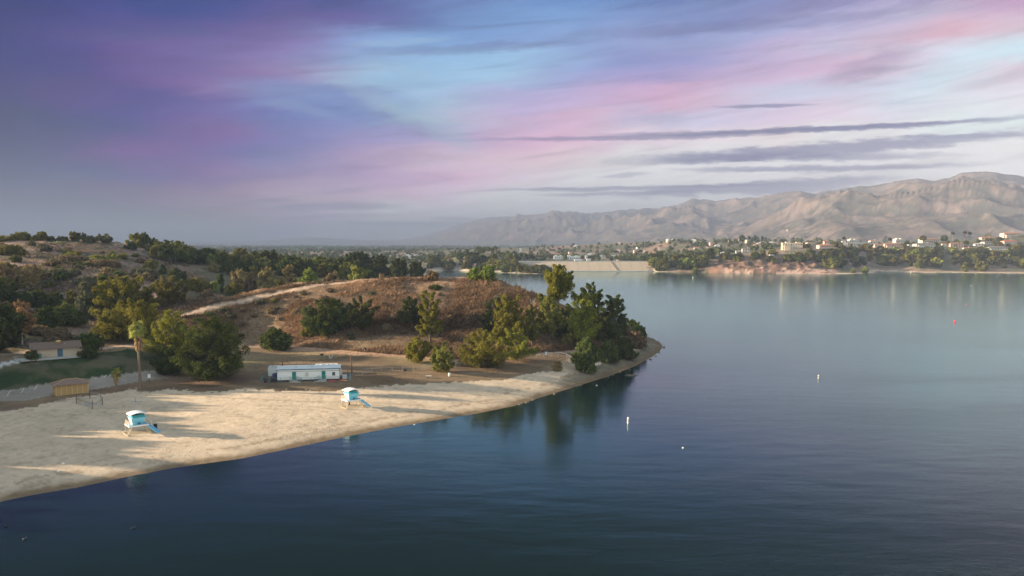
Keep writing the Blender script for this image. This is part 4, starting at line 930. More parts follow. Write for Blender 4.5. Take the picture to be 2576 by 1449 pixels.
AQUAD = mat('deep_turquoise_paint', (.05, .30, .34), .6); BLUED = mat('slate_blue_paint', (.05, .11, .17), .6); WOOD = mat('pale_timber', (.52, .42, .28), .8, var=.12); OCHRE = mat('ochre_boarding', (.38, .25, .11), .85, var=.14, scale=3); OCHREL = mat('light_ochre_batten', (.56, .36, .14), .8)
DARK = mat('dark_metal', (.025, .025, .03), .5); GREYM = mat('galvanised_metal', (.32, .33, .33), .45, .6); TEALM = mat('green_rail_paint', (.07, .16, .15), .6); CONC = mat('concrete', (.36, .35, .32), .9, var=.15, scale=2, bump=.2)
RUST = mat('rusty_steel', (.13, .06, .035), .85, var=.3); BLACK = mat('black_plastic', (.012, .012, .014), .5); RED = mat('red_cover', (.55, .07, .09), .6, var=.2); YEL = mat('tan_cover', (.45, .33, .14), .7); NAVY = mat('navy_plastic', (.02, .03, .07), .5)
DAMF = mat('dam_concrete', (.40, .32, .235), .9, var=.10, scale=.12); ROOFW = mat('weathered_white_roof', (.58, .62, .62), .5, var=.12, scale=.6)
PALMG = leafmat('palm_fronds', (.24, .23, .06), .35); PALMD = leafmat('dead_fronds', (.33, .21, .11), .2); PTRUNK = mat('palm_trunk', (.17, .12, .085), .95, var=.3, scale=9, bump=.5)
BUOYR = mat('red_buoy', (.70, .03, .05), .5); ROCKM = mat('shore_rock', (.10, .085, .06), .9, var=.35, scale=2, bump=.6); DRIFT = mat('driftwood', (.14, .12, .10), .9)

def ypix(px, py, z0): return at_z(px, py, z0)
def frame_at(px, py, name, label, cat, rz, group=None):
    X, Y, z = hit(px, py); return thing(name, label, cat, (X, Y, z), R(rz), group)

# ------------------------------------------------------------------ lifeguard towers
def quadprism(mb, bot, top, z0, z1):
    mb.add([(x, y, z0) for x, y in bot] + [(x, y, z1) for x, y in top], [(3, 2, 1, 0), (4, 5, 6, 7), (0, 1, 5, 4), (1, 2, 6, 5), (2, 3, 7, 6), (3, 0, 4, 7)])
def rect(x0, x1, y0, y1): return [(x0, y0), (x1, y0), (x1, y1), (x0, y1)]
def lifeguard_tower():
    t = thing('lifeguard_tower', '', 'lifeguard tower')
    MB().box(-2.3, 2.0, -1.9, 1.9, 2.0, 2.16).build('deck', BLUE, t, bevel=.02)
    f = MB()
    for y in (-1.93, 1.93): f.box(-2.32, 2.0, y - .06, y + .06, 1.86, 2.2)
    f.box(-2.42, -2.32, -1.99, 1.99, 1.86, 2.2); f.build('deck_fascia', WHITE, t, bevel=.015)
    for sx in (-1, 1):
        for sy in (-1, 1):
            l = MB(); a = (sx * 1.3 - .15, sy * 1.45, 1.95); b = (sx * 2.75 - .15, sy * 2.0, .02); l.bar(a, b, .13)
            l.bar((sx * 2.2 - .15, sy * 1.8, 1.95), (sx * 2.05 - .15, sy * 1.9, .05), .1); l.bar((sx * 2.75 - .15, sy * 2.0, .1), (sx * 1.9 - .15, sy * 1.9, .1), .1)
            l.build('leg', WOOD, t)
    for sx in (-1, 1):
        MB().bar((sx * 2.65 - .15, -2.0, .12), (sx * 2.65 - .15, 2.0, .12), .1).bar((sx * 2.0 - .15, -1.9, .3), (sx * 1.4 - .15, 1.5, 1.9), .08).build('brace', WOOD, t)
    # cabin walls flare outwards with height
    c1 = MB(); quadprism(c1, rect(-1.3, .85, -1.1, 1.2), rect(-1.7, 1.4, -1.5, 1.58), 2.17, 3.72); cab = c1.build('cabin', AQUA, t, bevel=.03)
    s1 = MB(); s1.add([(-1.32, -1.08, 2.18), (-1.32, 1.18, 2.18), (-1.72, 1.56, 3.72), (-1.72, -1.48, 3.72), (-1.38, -1.08, 2.18), (-1.38, 1.18, 2.18), (-1.78, 1.56, 3.72), (-1.78, -1.48, 3.72)],
      [(0, 1, 2, 3), (7, 6, 5, 4), (0, 4, 5, 1), (1, 5, 6, 2), (2, 6, 7, 3), (3, 7, 4, 0)]); s1.build('side_wall', WHITE, t)
    MB().box(-1.85, 1.55, -1.72, 1.72, 3.72, 3.84).build('ledge', AQUA, t, bevel=.02)
    g = MB(); quadprism(g, rect(-1.45, 1.1, -1.25, 1.35), rect(-1.6, 1.3, -1.4, 1.5), 3.845, 4.38); band = g.build('window_band', AQUAD, t)
    sh = MB(); sh.add([(-.9, -1.305, 2.95), (.75, -1.305, 2.95), (.75, -1.65, 2.72), (-.9, -1.65, 2.72), (-.9, -1.305, 3.0), (.75, -1.305, 3.0), (.75, -1.66, 2.77), (-.9, -1.66, 2.77)], [(0, 1, 2, 3), (7, 6, 5, 4), (0, 4, 5, 1), (1, 5, 6, 2), (2, 6, 7, 3), (3, 7, 4, 0)]); sh.build('shutter', BLUE, t)
    MB().box(-.35, .35, -1.24, -1.19, 2.2, 2.9).build('hatch', TEAL, t)
    # curved roof
    rf = MB(); n = 10; prof = []
    for i in range(n + 1):
        u = i / n; x = -2.05 + 3.95 * u; z = 4.38 + .62 * math.sin(math.pi * (u * .78 + .12)); prof.append((x, z))
    vs = [(x, -1.85, z) for x, z in prof] + [(x, 1.85, z) for x, z in prof] + [(x, -1.85, z - .1 - (.12 if j in (0, n) else 0)) for j, (x, z) in enumerate(prof)] + [(x, 1.85, z - .1 - (.12 if j in (0, n) else 0)) for j, (x, z) in enumerate(prof)]
    m = n + 1; fs = [(i, i + 1, m + i + 1, m + i) for i in range(n)] + [(2 * m + i, 3 * m + i, 3 * m + i + 1, 2 * m + i + 1) for i in range(n)] + [(i, 2 * m + i, 2 * m + i + 1, i + 1) for i in range(n)] + [(m + i, m + i + 1, 3 * m + i + 1, 3 * m + i) for i in range(n)] + [(0, m, 3 * m, 2 * m), (n, 2 * m + n, 3 * m + n, m + n)]
    rf.add(vs, fs); rf.build('roof', WHITE, t)
    # ramp down from the deck
    def slab(m_, a, b, y0, y1, th): m_.add([(a[0], y0, a[1]), (b[0], y0, b[1]), (b[0], y1, b[1]), (a[0], y1, a[1]), (a[0], y0, a[1] - th), (b[0], y0, b[1] - th), (b[0], y1, b[1] - th), (a[0], y1, a[1] - th)], [(0, 1, 2, 3), (7, 6, 5, 4), (0, 4, 5, 1), (1, 5, 6, 2), (2, 6, 7, 3), (3, 7, 4, 0)])
    def swing(m_):
        a = R(-36); m_.v = [(2.0 + (x - 2.0) * math.cos(a) - (y + .6) * math.sin(a), -.6 + (x - 2.0) * math.sin(a) + (y + .6) * math.cos(a), z) for x, y, z in m_.v]; return m_
    rp = MB(); slab(rp, (1.9, 2.15), (5.0, .06), -1.75, -.45, .14); swing(rp); ramp = rp.build('ramp', BLUE, t)
    k = MB(); slab(k, (1.9, 2.28), (5.0, .19), -1.83, -1.75, .3); slab(k, (1.9, 2.28), (5.0, .19), -.45, -.37, .3); swing(k); k.build('ramp_curb', BLUE, ramp)
    rl = MB()
    for z in (2.5, 2.8, 3.1): rl.bar((-2.28, -1.85, z), (-2.28, 1.85, z), .07)
    for y in (-1.85, -.6, .6, 1.85): rl.bar((-2.28, y, 2.1), (-2.28, y, 3.15), .08)
    for z in (2.6, 3.1): rl.bar((1.95, .3, z), (1.95, 1.85, z), .06)
    for y in (-.4, .6, 1.85): rl.bar((1.95, y, 2.1), (1.95, y, 3.15), .06)
    rl.build('railing', WOOD, t)
    MB().bar((1.7, -.35, 3.3), (2.7, -1.5, 2.75), .09).bar((2.7, -1.5, 2.75), (2.7, -1.5, 1.7), .06).build('ramp_handrail', WHITE, t)
    return t
tw1 = lifeguard_tower(); tw2 = copy_tree(tw1)
for o, (px, py), rz, lb in ((tw1, (347, 1090), 40, 'turquoise and white lifeguard tower on the sand beside a black bin, closer to the shoreline'), (tw2, (886, 1024), 37, 'turquoise and white lifeguard tower standing below the white trailer office')):
    X, Y, z = hit(px, py); o.location = (X, Y, z); o.rotation_euler = (0, 0, R(rz)); o.scale = (.84, .84, .88); tag(o, lb, 'lifeguard tower', 'lifeguard towers on the beach')
def bin_(px, py, r, h, label, m=BLACK):
    X, Y, z = hit(px, py); t = thing('trash_bin', label, 'bin', (X, Y, z))
    MB().lathe([(r * .9, 0), (r, .05), (r, h * .92), (r * .92, h * .92)], 16).build('barrel', m, t, True); MB().lathe([(r * 1.06, h * .92), (r * 1.06, h), (r * .7, h * 1.03)], 16).build('rim', m, t, True)
bin_(391, 1080, .36, 1.05, 'black trash barrel standing on the sand beside the lifeguard tower near the shoreline')
bin_(877, 1019, .32, .95, 'dark barrel in the shade beneath the lifeguard tower below the trailer')
bin_(919, 886, .42, 1.3, 'dark bin on the sunlit dirt track at the foot of the round hill')
bin_(1131, 947, .38, .95, 'pale trash barrel at the edge of the sand below the small cone-shaped pine', OFFW)
bin_(100, 903, .38, 1.2, 'dark green bin on the path outside the restroom door', TEALM)

# ------------------------------------------------------------------ trailer office
def trailer():
    X, Y, z = hit(697, 962); L, D = 16.4, 6.2; t = thing('trailer_office', 'long white trailer office with two green doors behind the beach', 'trailer', (X, Y, z), R(9.5)); z0, z1 = .55, 3.35
    w = MB(); w.add([(0, 0, z0), (L, 0, z0), (L, D, z0), (0, D, z0), (0, 0, z1), (L, 0, z1), (L, D, z1), (0, D, z1), (0, D / 2, z1 + .42), (L, D / 2, z1 + .42)],
        [(3, 2, 1, 0), (0, 1, 5, 4), (2, 3, 7, 6), (1, 2, 6, 9, 5), (3, 0, 4, 8, 7), (4, 5, 9, 8), (8, 9, 6, 7)]); w.build('wall', WHITE, t)
    r = MB()
    for (y0, za, y1, zb) in ((-.25, z1 + .02, D / 2, z1 + .48), (D / 2, z1 + .48, D + .25, z1 + .02)):
        r.add([(-.2, y0, za), (L + .2, y0, za), (L + .2, y1, zb), (-.2, y1, zb), (-.2, y0, za - .0 + .07), (L + .2, y0, za + .07), (L + .2, y1, zb + .07), (-.2, y1, zb + .07)], [(3, 2, 1, 0), (4, 5, 6, 7), (0, 1, 5, 4), (1, 2, 6, 5), (2, 3, 7, 6), (3, 0, 4, 7)])
    r.build('roof', ROOFW, t)
    MB().box(-.22, L + .22, -.29, -.25, z1 - .08, z1 + .1).build('gutter', BLUED, t)
    MB().box(.02, L - .02, -.03, -.004, z1 - .62, z1 - .54).box(-.03, .09, -.03, -.003, z0, z1 - .1).box(L - .09, L + .03, -.03, -.003, z0, z1 - .1).build('trim', BLUED, t)
    MB().box(.1, L - .1, .05, D - .05, -.1, z0 - .002).build('skirting', DARK, t)
    for (dx, sgn) in ((3.9, 1), (11.6, -1)):
        d = MB().box(dx, dx + 1.05, -.06, -.002, z0 + .05, z0 + 2.15).build('door', TEAL, t, bevel=.01); MB().box(dx + .4, dx + .68, -.075, -.062, z0 + 1.35, z0 + 1.85).build('door_window', GLASS, d); MB().box(dx + .85, dx + .95, -.11, -.062, z0 + .98, z0 + 1.06).build('handle', GREYM, d)
        st = MB().box(dx - .55, dx + 1.3, -1.5, -.07, -.1, z0 + .02)
        for i in range(4):
            a = dx + 1.3 + i * .32 if sgn > 0 else dx - .55 - i * .32
            st.box(min(a, a + .32 * sgn), max(a, a + .32 * sgn), -1.5, -.35, -.1, z0 - .13 - i * .13)
        s_ = st.build('steps', CONC, t); rl = MB(); xe = dx + 2.6 if sgn > 0 else dx - 1.85; x0 = dx + 1.3 if sgn > 0 else dx - .55; xo = dx - .5 if sgn > 0 else dx + 1.25
        for y in (-1.48, -.4):
            rl.bar((x0, y, z0 + 1.0), (xe, y, .95), .05).bar((x0, y, z0 + .5), (xe, y, .5), .05).bar((xe, y, 0), (xe, y, .95), .05).bar((x0, y, z0), (x0, y, z0 + 1), .05)
        rl.bar((xo, -1.48, z0 + 1.0), (x0, -1.48, z0 + 1.0), .05).bar((xo, -1.48, z0 + .5), (x0, -1.48, z0 + .5), .05).bar((xo, -1.48, z0), (xo, -1.48, z0 + 1), .05).bar((xo, -1.48, z0 + 1), (xo, -.1, z0 + 1), .05)
        rl.build('stair_rail', TEALM, s_)
    for wx, wm, ww in ((7.3, OFFW, .85), (14.4, GLASS, .8)):
        p = MB().box(wx, wx + ww, -.05, -.003, z0 + .85, z0 + 1.9).build('window', GREYM, t); MB().box(wx + .07, wx + ww / 2 - .03, -.06, -.052, z0 + .92, z0 + 1.83).box(wx + ww / 2 + .03, wx + ww - .07, -.06, -.052, z0 + .92, z0 + 1.83).build('pane', wm, p)
    MB().box(L + .004, L + .55, 1.6, 2.9, z0 + .6, z0 + 2.2).build('air_conditioner', OFFW, t, bevel=.03)
    MB().box(4.5, 5.2, D / 2 - 1.6, D / 2 - 1.3, z1 + .2, z1 + .46).build('roof_hatch', GREYM, t); MB().lathe([(.12, 0), (.12, .35), (.18, .36), (.18, .42)], 8, (9, 1.8, z1 + .25)).build('roof_vent', GREYM, t)
    return t, X, Y, z
trl, TX, TY, TZ = trailer()
TM = Matrix.Translation((TX, TY, TZ)) @ Matrix.Rotation(R(9.5), 4, 'Z')
def tl(x, y): v = TM @ Vector((x, y, 0)); return v.x, v.y, hz(v.x, v.y)
def container(x, y, L, label):
    X, Y, z = tl(x, y); t = thing('shipping_container', label, 'container', (X, Y, z), R(8)); b = MB(); n = int(L / .28)
    pts = []
    for i in range(n):
        a, c_ = i * L / n, (i + 1) * L / n; yy = 0 if i % 2 else .05
        pts += [(a, yy), (c_ - .03, yy)]
    for side in (0, 1):
        vs = []
        for (a, yy) in pts: yv = yy if side == 0 else 2.44 - yy; vs += [(a, yv, .12), (a, yv, 2.5)]
        b.add(vs, [(2 * i, 2 * i + 2, 2 * i + 3, 2 * i + 1) if side == 0 else (2 * i + 1, 2 * i + 3, 2 * i + 2, 2 * i) for i in range(len(pts) - 1)])
    b.build('side_panel', WHITE, t)
    MB().box(-.02, .06, .05, 2.39, .12, 2.5).box(L - .06, L + .02, .05, 2.39, .12, 2.5).build('end_wall', OFFW, t)
    e = MB()
    for (u, v) in ((-.04, -.02), (L - .08, -.02), (-.04, 2.34), (L - .08, 2.34)): e.box(u, u + .12, v, v + .12, 0, 2.6)
    e.box(.08, L - .08, -.02, .06, .0, .14).box(.08, L - .08, 2.38, 2.46, .0, .14).box(.08, L - .08, -.02, .06, 2.5, 2.6).box(.08, L - .08, 2.38, 2.46, 2.5, 2.6); e.build('frame', OFFW, t)
    MB().box(.0, L, .062, 2.378, 2.5, 2.57).build('roof', ROOFW, t)
    s = MB(); q = random.Random(int(L * 10))
    for i in range(int(L * 2.6)):
        a = q.uniform(.4, L - .6); s.box(a, a + q.uniform(.08, .28), q.uniform(.15, .8), q.uniform(.9, 1.3), 2.574, 2.60)
    s.build('rust_stains', DARK, t)
container(-3.4, 8.2, 12.2, 'long white corrugated shipping container behind the trailer office')
container(9.1, 9.6, 6.1, 'shorter white shipping container behind the trailer roof')
def pole(px, pb, pt, label, lean=0):
    X, Y, z = hit(px, pb); zt = at_y(px, pt, Y)[2]; t = thing('utility_pole', label, 'pole', (X, Y, z)); MB().tube([(0, 0, -.4), (lean * .5, 0, (zt - z) / 2), (lean, 0, zt - z)], [.17, .15, .12], 8).build('shaft', RUST, t, True); MB().lathe([(.14, 0), (.16, .05), (.1, .1)], 8, (lean, 0, zt - z)).build('cap', DARK, t)
pole(886, 939, 892, 'bare dark wooden pole standing past the air conditioner end of the trailer', -.35)
X_, Y_, z_ = tl(.6, 7.6); t = thing('utility_pole', 'bare dark pole rising between the trailer and the long container', 'pole', (X_, Y_, z_)); MB().tube([(0, 0, -.4), (0, 0, 6.0)], [.16, .12], 8).build('shaft', RUST, t, True)
for i, (a, b, lb) in enumerate(((-2.9, .2, 'black square bin at the outer corner of the trailer yard'), (-1.5, .3, 'black square bin between two others at the end of the trailer'), (-.75, .5, 'black square bin closest to the end wall of the trailer'))):
    X_, Y_, z_ = tl(a, b); t = thing('waste_bin', lb, 'bin', (X_, Y_, z_), R(9), None); MB().box(-.42, .42, -.38, .38, 0, .95).build('body', BLACK, t, bevel=.04); MB().box(-.46, .46, -.42, .44, .953, 1.05).build('lid', DARK, t, bevel=.03)
X_, Y_, z_ = tl(-.75, 2.3); t = thing('water_tank', 'dark blue round tank beside the end wall of the trailer', 'tank', (X_, Y_, z_)); MB().lathe([(.8, 0), (.82, .1), (.82, 1.7), (.6, 1.95), (.2, 2.05)], 20).build('body', NAVY, t, True); MB().lathe([(.2, 2.05), (.22, 2.15), (.12, 2.18)], 10).build('cap', OFFW, t)
X_, Y_, z_ = tl(17.6, 2.2); t = thing('storage_box', 'white storage box beyond the air conditioner end of the trailer', 'box', (X_, Y_, z_), R(9)); MB().box(-.6, .6, -.4, .4, 0, 1.05).build('body', WHITE, t, bevel=.03); MB().box(-.64, .64, -.44, .44, 1.053, 1.13).build('lid', OFFW, t)
X_, Y_, z_ = tl(18.5, 1.0); t = thing('parasol', 'closed dark green parasol standing past the end of the trailer', 'parasol', (X_, Y_, z_)); MB().tube([(0, 0, 0), (0, 0, 2.5)], .03, 6).build('pole', GREYM, t); MB().lathe([(.08, .7), (.24, .9), (.2, 1.6), (.06, 2.45)], 10).build('canopy', BLUED, t, True); MB().lathe([(.3, 0), (.3, .1), (.06, .14)], 12).build('base', DARK, t)
for (a, b, rz, L, lb, m) in ((14.6, -1.4, 8, 2.6, 'pink-red covered kayak lying in front of the trailer window', RED), (17.2, -.5, 14, 2.4, 'pink-red covered kayak lying at the far corner of the trailer', RED), (17.6, -1.6, 2, 2.2, 'tan kayak on the ground beside the red covered ones', YEL)):
    X_, Y_, z_ = tl(a, b); t = thing('kayak', lb, 'kayak', (X_, Y_, z_), R(rz)); h = MB(); n = 10; vs = []; fs = []
    for i in range(n + 1):
        u = i / n * 2 - 1; w = .42 * (1 - abs(u) ** 2.4) + .02; hh = .3 * (1 - abs(u) ** 2.2) + .05; zb = .12 * u * u
        vs += [(u * L / 2, -w * .5, zb + .02), (u * L / 2, -w, zb + hh * .6), (u * L / 2, -w * .5, zb + hh), (u * L / 2, w * .5, zb + hh), (u * L / 2, w, zb + hh * .6), (u * L / 2, w * .5, zb + .02)]
    for i in range(n):
        for k in range(6): fs.append((i * 6 + k, i * 6 + (k + 1) % 6, i * 6 + 6 + (k + 1) % 6, i * 6 + 6 + k))
    fs += [tuple(range(6))[::-1], tuple(n * 6 + k for k in range(6))]; h.add(vs, fs).build('hull', m, t, True); MB().box(-.35, .35, -.16, .16, .35, .42).build('seat_cover', m, t, bevel=.03)

# ------------------------------------------------------------------ fences
def fence(name, label, pts, h, step, m, mesh=True, rails=(1.0,), post=.05):
    x0, y0 = pts[0]; z0 = hz(x0, y0); t = thing(name, label, 'fence', (x0, y0, z0)); P_ = []
    for i in range(len(pts) - 1):
        a, b = pts[i], pts[i + 1]; n = max(1, int(round(math.dist(a, b) / step)))
        for k in range(n + (i == len(pts) - 2)): u = k / n; x, y = a[0] + (b[0] - a[0]) * u, a[1] + (b[1] - a[1]) * u; P_.append(Vector((x - x0, y - y0, hz(x, y) - z0)))
    for p in P_: MB().tube([p - Vector((0, 0, .2)), p + Vector((0, 0, h))], post, 6).build('post', m, t)
    r = MB()
    for q in rails:
        for a, b in zip(P_, P_[1:]): r.tube([a + Vector((0, 0, h * q - .02)), b + Vector((0, 0, h * q - .02))], post * .6, 5)
    r.build('rail', m, t)
    if mesh:
        w = MB()
        for a, b in zip(P_, P_[1:]):
            L = (b - a).length; n = max(2, int(L / .30)); up = Vector((0, 0, h - .1))
            for k in range(n):
                for s_ in (0, 1):
                    p = a.lerp(b, k / n) + up * s_ + Vector((0, 0, .05)); q = a.lerp(b, min(1, (k + 2) / n)) + up * (1 - s_) + Vector((0, 0, .05)); w.tube([p, q], .008, 3, False)
        w.build('wire_netting', GREYM, t)
def tlxy(x, y): return tl(x, y)[:2]
fence('chain_link_fence', 'wire fence enclosing the yard round the trailer office', [tlxy(-3.6, 7.5), tlxy(-4.2, -.6), tlxy(6.5, -2.3), tlxy(18.8, -2.5), tlxy(19.3, 2.5)], 1.5, 2.6, TEALM)
fence('chain_link_fence', 'wire fence running from the trailer yard across the dry ground to the pines', [tlxy(19.6, 4.5)] + hitline([(960, 936), (1040, 932), (1120, 926), (1200, 921)]), 1.4, 3.6, GREYM)
fence('chain_link_fence', 'wire fence beside the path between the stacked pines and the willow', hitline([(1312, 904), (1350, 901), (1405, 897), (1425, 903), (1446, 914)]), 1.5, 3.2, GREYM)
fence('railing', 'thin green railing along the path in front of the restroom building', hitline([(-8, 925), (20, 917), (52, 909), (66, 908), (115, 902), (150, 898), (190, 893)]), 1.0, 1.9, TEALM, False, (1.0, .55), .03)
# picnic enclosure on the sand
ENC = hitline([(192, 1016), (233, 1029), (258, 1019), (254, 1009), (226, 1003)])
fence('wire_enclosure', 'rusty wire pen of thin posts round a concrete slab on the sand', ENC + ENC[:1], 1.9, 9, RUST, True, (.62,), .07)
def slab_at(name, label, cat, px, py, w, d, h, rz, m):
    X, Y, z = hit(px, py); t = MB().box(-w / 2, w / 2, -d / 2, d / 2, -.1, h).build(name, m, None, bevel=.03); t.location = (X, Y, z); t.rotation_euler = (0, 0, R(rz)); return tag(t, label, cat)
slab_at('concrete_slab', 'pale concrete slab inside the rusty wire pen', 'slab', 228, 1019, 2.6, 1.8, .16, 35, CONC)
def shower(px, py):
    X, Y, z = hit(px, py); t = thing('outdoor_shower', 'low concrete pad with a short pipe on the sand below the palm', 'shower', (X, Y, z), R(12)); MB().box(-1.1, 1.1, -.6, .6, -.1, .14).build('pad', CONC, t, bevel=.02); MB().tube([(-.3, .2, .1), (-.3, .2, 1.0), (-.05, .15, 1.1)], .05, 6).build('pipe', DARK, t)
shower(343, 1013)

# ------------------------------------------------------------------ restroom building and timber pavilion
def gable_house(px, py, L, D, H, rise, rz, label, name, wall, roof, over=.5):
    X, Y, z = hit(px, py); t = thing(name, label, 'building', (X, Y, z), R(rz))
    w = MB(); w.add([(0, 0, -1), (L, 0, -1), (L, D, -1), (0, D, -1), (0, 0, H), (L, 0, H), (L, D, H), (0, D, H), (0, D / 2, H + rise), (L, D / 2, H + rise)], [(3, 2, 1, 0), (0, 1, 5, 4), (2, 3, 7, 6), (1, 2, 6, 9, 5), (3, 0, 4, 8, 7), (4, 5, 9, 8), (8, 9, 6, 7)]); w.build('wall', wall, t)
    k = rise / (D / 2); zo = H - over * k + .02; r = MB(); zr = H + rise + .03
    r.add([(-over * 1.5, -over, zo), (L + over, -over, zo), (L + over, D / 2, zr), (-over * 1.5, D / 2, zr), (L + over, D + over, zo), (-over * 1.5, D + over, zo)] + [(-over * 1.5, -over, zo + .12), (L + over, -over, zo + .12), (L + over, D / 2, zr + .12), (-over * 1.5, D / 2, zr + .12), (L + over, D + over, zo + .12), (-over * 1.5, D + over, zo + .12)],
      [(0, 1, 2, 3), (3, 2, 4, 5), (9, 8, 7, 6), (11, 10, 8, 9), (0, 6, 7, 1), (5, 4, 10, 11), (0, 3, 9, 6), (3, 5, 11, 9), (1, 7, 8, 2), (2, 8, 10, 4)])
    return t, r.build('roof', roof, t)
t, rf = gable_house(86, 904, 11.0, 6.4, 2.6, 1.25, 36, 'beige restroom building with a long brown gable roof', 'restroom_building', BEIGE, BRNT, .7)
MB().lathe([(.5, 0), (.5, .35), (.75, .4), (.7, .6), (.2, .8)], 12, (6.2, 2.6, 3.6)).build('roof_vent', OCHREL, t, True); MB().lathe([(.1, 0), (.1, .5)], 8, (7.6, 1.6, 3.1)).build('pipe_vent', OFFW, t)
d = MB().box(5.6, 6.9, -.07, -.003, 0, 2.2).build('door', BLUED, t); MB().box(6.65, 6.72, -.12, -.072, 1.0, 1.12).build('handle', GREYM, d)
MB().box(-.06, -.003, 1.0, 2.0, 0, 2.1).build('door', OCHRE, t); MB().box(-.07, -.003, 4.2, 5.4, .9, 2.1).build('window', DARK, t); MB().box(-.07, -.003, 2.3, 2.95, 2.62, 3.2).box(-.07, -.003, 3.5, 4.1, 2.62, 3.2).build('gable_vent', DARK, t); MB().box(.0, .7, -.06, -.003, 1.2, 2.3).build('sign_board', DARK, t)
MB().box(-3.2, 12.5, -2.2, -.02, -.35, .06).box(-4.5, -.02, -.02, 7, -.35, .07).build('apron', CONC, t)
slab_at('step', 'pale concrete step outside the blue restroom door', 'step', 139, 900, 1.8, 1.0, .18, 36, CONC)
def pavilion():
    X, Y, z = hit(141, 997); t = thing('timber_shed', 'ochre boarded shed with a brown hipped roof beside the parking area', 'shed', (X, Y, z), R(38)); L, D, H = 7.0, 4.2, 2.55
    MB().box(0, L, 0, D, -.3, H).build('wall', OCHRE, t)
    for i in range(7): u = i * L / 6; MB().box(u - .07, u + .07, -.05, -.002, -.1, H - .05).build('batten', OCHREL, t)
    for v in (0, 2.1, 4.2): MB().box(-.05, -.002, v - .07, v + .07, -.1, H - .05).build('batten', OCHREL, t)
    o = .65; r = MB(); r.add([(-o, -o, H - .02), (L + o, -o, H - .02), (L + o, D + o, H - .02), (-o, D + o, H - .02), (-o, -o, H + .1), (L + o, -o, H + .1), (L + o, D + o, H + .1), (-o, D + o, H + .1), (2.2, D / 2, H + 1.15), (L - 2.2, D / 2, H + 1.15)],
        [(3, 2, 1, 0), (0, 1, 5, 4), (1, 2, 6, 5), (2, 3, 7, 6), (3, 0, 4, 7), (4, 5, 9, 8), (5, 6, 9), (6, 7, 8, 9), (7, 4, 8)]); rf = r.build('roof', BRNR, t)
    c_ = MB(); 
    for a in ((-o, -o, H + .1), (-o, D + o, H + .1)): c_.bar(a, (2.2, D / 2, H + 1.17), .07)
    for a in ((L + o, -o, H + .1), (L + o, D + o, H + .1)): c_.bar(a, (L - 2.2, D / 2, H + 1.17), .07)
    c_.bar((2.2, D / 2, H + 1.17), (L - 2.2, D / 2, H + 1.17), .07).build('ridge_cap', OCHREL, rf)
BRNR = mat('red_brown_roof', (.20, .135, .105), .85, var=.2, scale=5)
pavilion()
# parking bay lines, low sign, grill, table
for i, (a, b) in enumerate((((18, 996), (27, 982)), ((54, 988), (60, 977)), ((86, 982), (92, 972)), ((240, 956), (243, 951)), ((262, 951), (268, 945)))):
    p, q = Vector(hit(*a)), Vector(hit(*b)); m = MB(); d = (q - p); n = Vector((-d.y, d.x, 0)).normalized() * .09; K = 8; vs = []
    for k in range(K + 1):
        c_ = p.lerp(q, k / K)
        for s_ in (-1, 1): v = c_ + n * s_; vs.append((v.x, v.y, hz(v.x, v.y) + .03))
    m.add(vs, [(2 * k, 2 * k + 1, 2 * k + 3, 2 * k + 2) for k in range(K)]); tag(m.build('parking_line', OFFW), kind='structure')
X_, Y_, z_ = hit(356, 969); t = thing('notice_board', 'small white notice board on a post behind the foot of the tall palm', 'sign', (X_ + .9, Y_ + 2.5, z_)); MB().box(-.04, .04, -.04, .04, 0, 1.4).build('post', DARK, t); MB().box(-.4, .4, -.07, -.03, 1.4, 2.5).build('board', WHITE, t)
X_, Y_, z_ = hit(1374, 899); t = thing('notice_board', 'white notice board with a dark frame beside the path fence', 'sign', (X_, Y_, z_)); MB().box(-.45, .45, -.03, .05, .5, 2.0).build('frame', BLUED, t); MB().box(-.33, .33, -.06, -.032, .62, 1.75).build('board', WHITE, t); MB().box(-.4, -.3, 0, .06, 0, .5).box(.3, .4, 0, .06, 0, .5).build('leg', DARK, t)
X_, Y_, z_ = hit(810, 901); t = thing('barbecue_grill', 'dark barbecue grill on a post in the dry field behind the trailer', 'grill', (X_, Y_, z_)); MB().tube([(0, 0, 0), (0, 0, .9)], .07, 6).build('post', DARK, t); MB().box(-.5, .5, -.35, .35, .9, 1.3).build('firebox', DARK, t, bevel=.03); MB().box(-.55, .55, -.4, .4, 1.32, 1.36).build('grate', DARK, t)
X_, Y_, z_ = hit(832, 902); t = thing('drinking_fountain', 'pale block with two uprights beside the grill in the dry field', 'fountain', (X_, Y_, z_)); MB().box(-.55, .55, -.35, .35, 0, .5).build('base', CONC, t, bevel=.02); MB().box(-.55, -.4, -.2, .2, .5, 1.1).box(.4, .55, -.2, .2, .5, 1.1).build('upright', OFFW, t)
X_, Y_, z_ = hit(1018, 934); t = thing('fire_ring', 'small dark fire ring on the ground below the layered bushy pine', 'fire ring', (X_, Y_, z_)); MB().lathe([(.5, 0), (.5, .4), (.42, .4)], 14).build('ring', DARK, t); MB().bar((-.3, 0, .4), (.3, 0, .9), .04).build('handle', DARK, t)
X_, Y_, z_ = hit(1078, 951); t = thing('picnic_table', 'low white table on the edge of the sand below the small cone-shaped pine', 'table', (X_, Y_, z_), R(6)); MB().box(-.8, .8, -.4, .4, .52, .6).build('tabletop', OFFW, t); 
for s_ in (-.6, .6): MB().box(s_ - .05, s_ + .05, -.3, .3, 0, .52).build('leg', CONC, t)

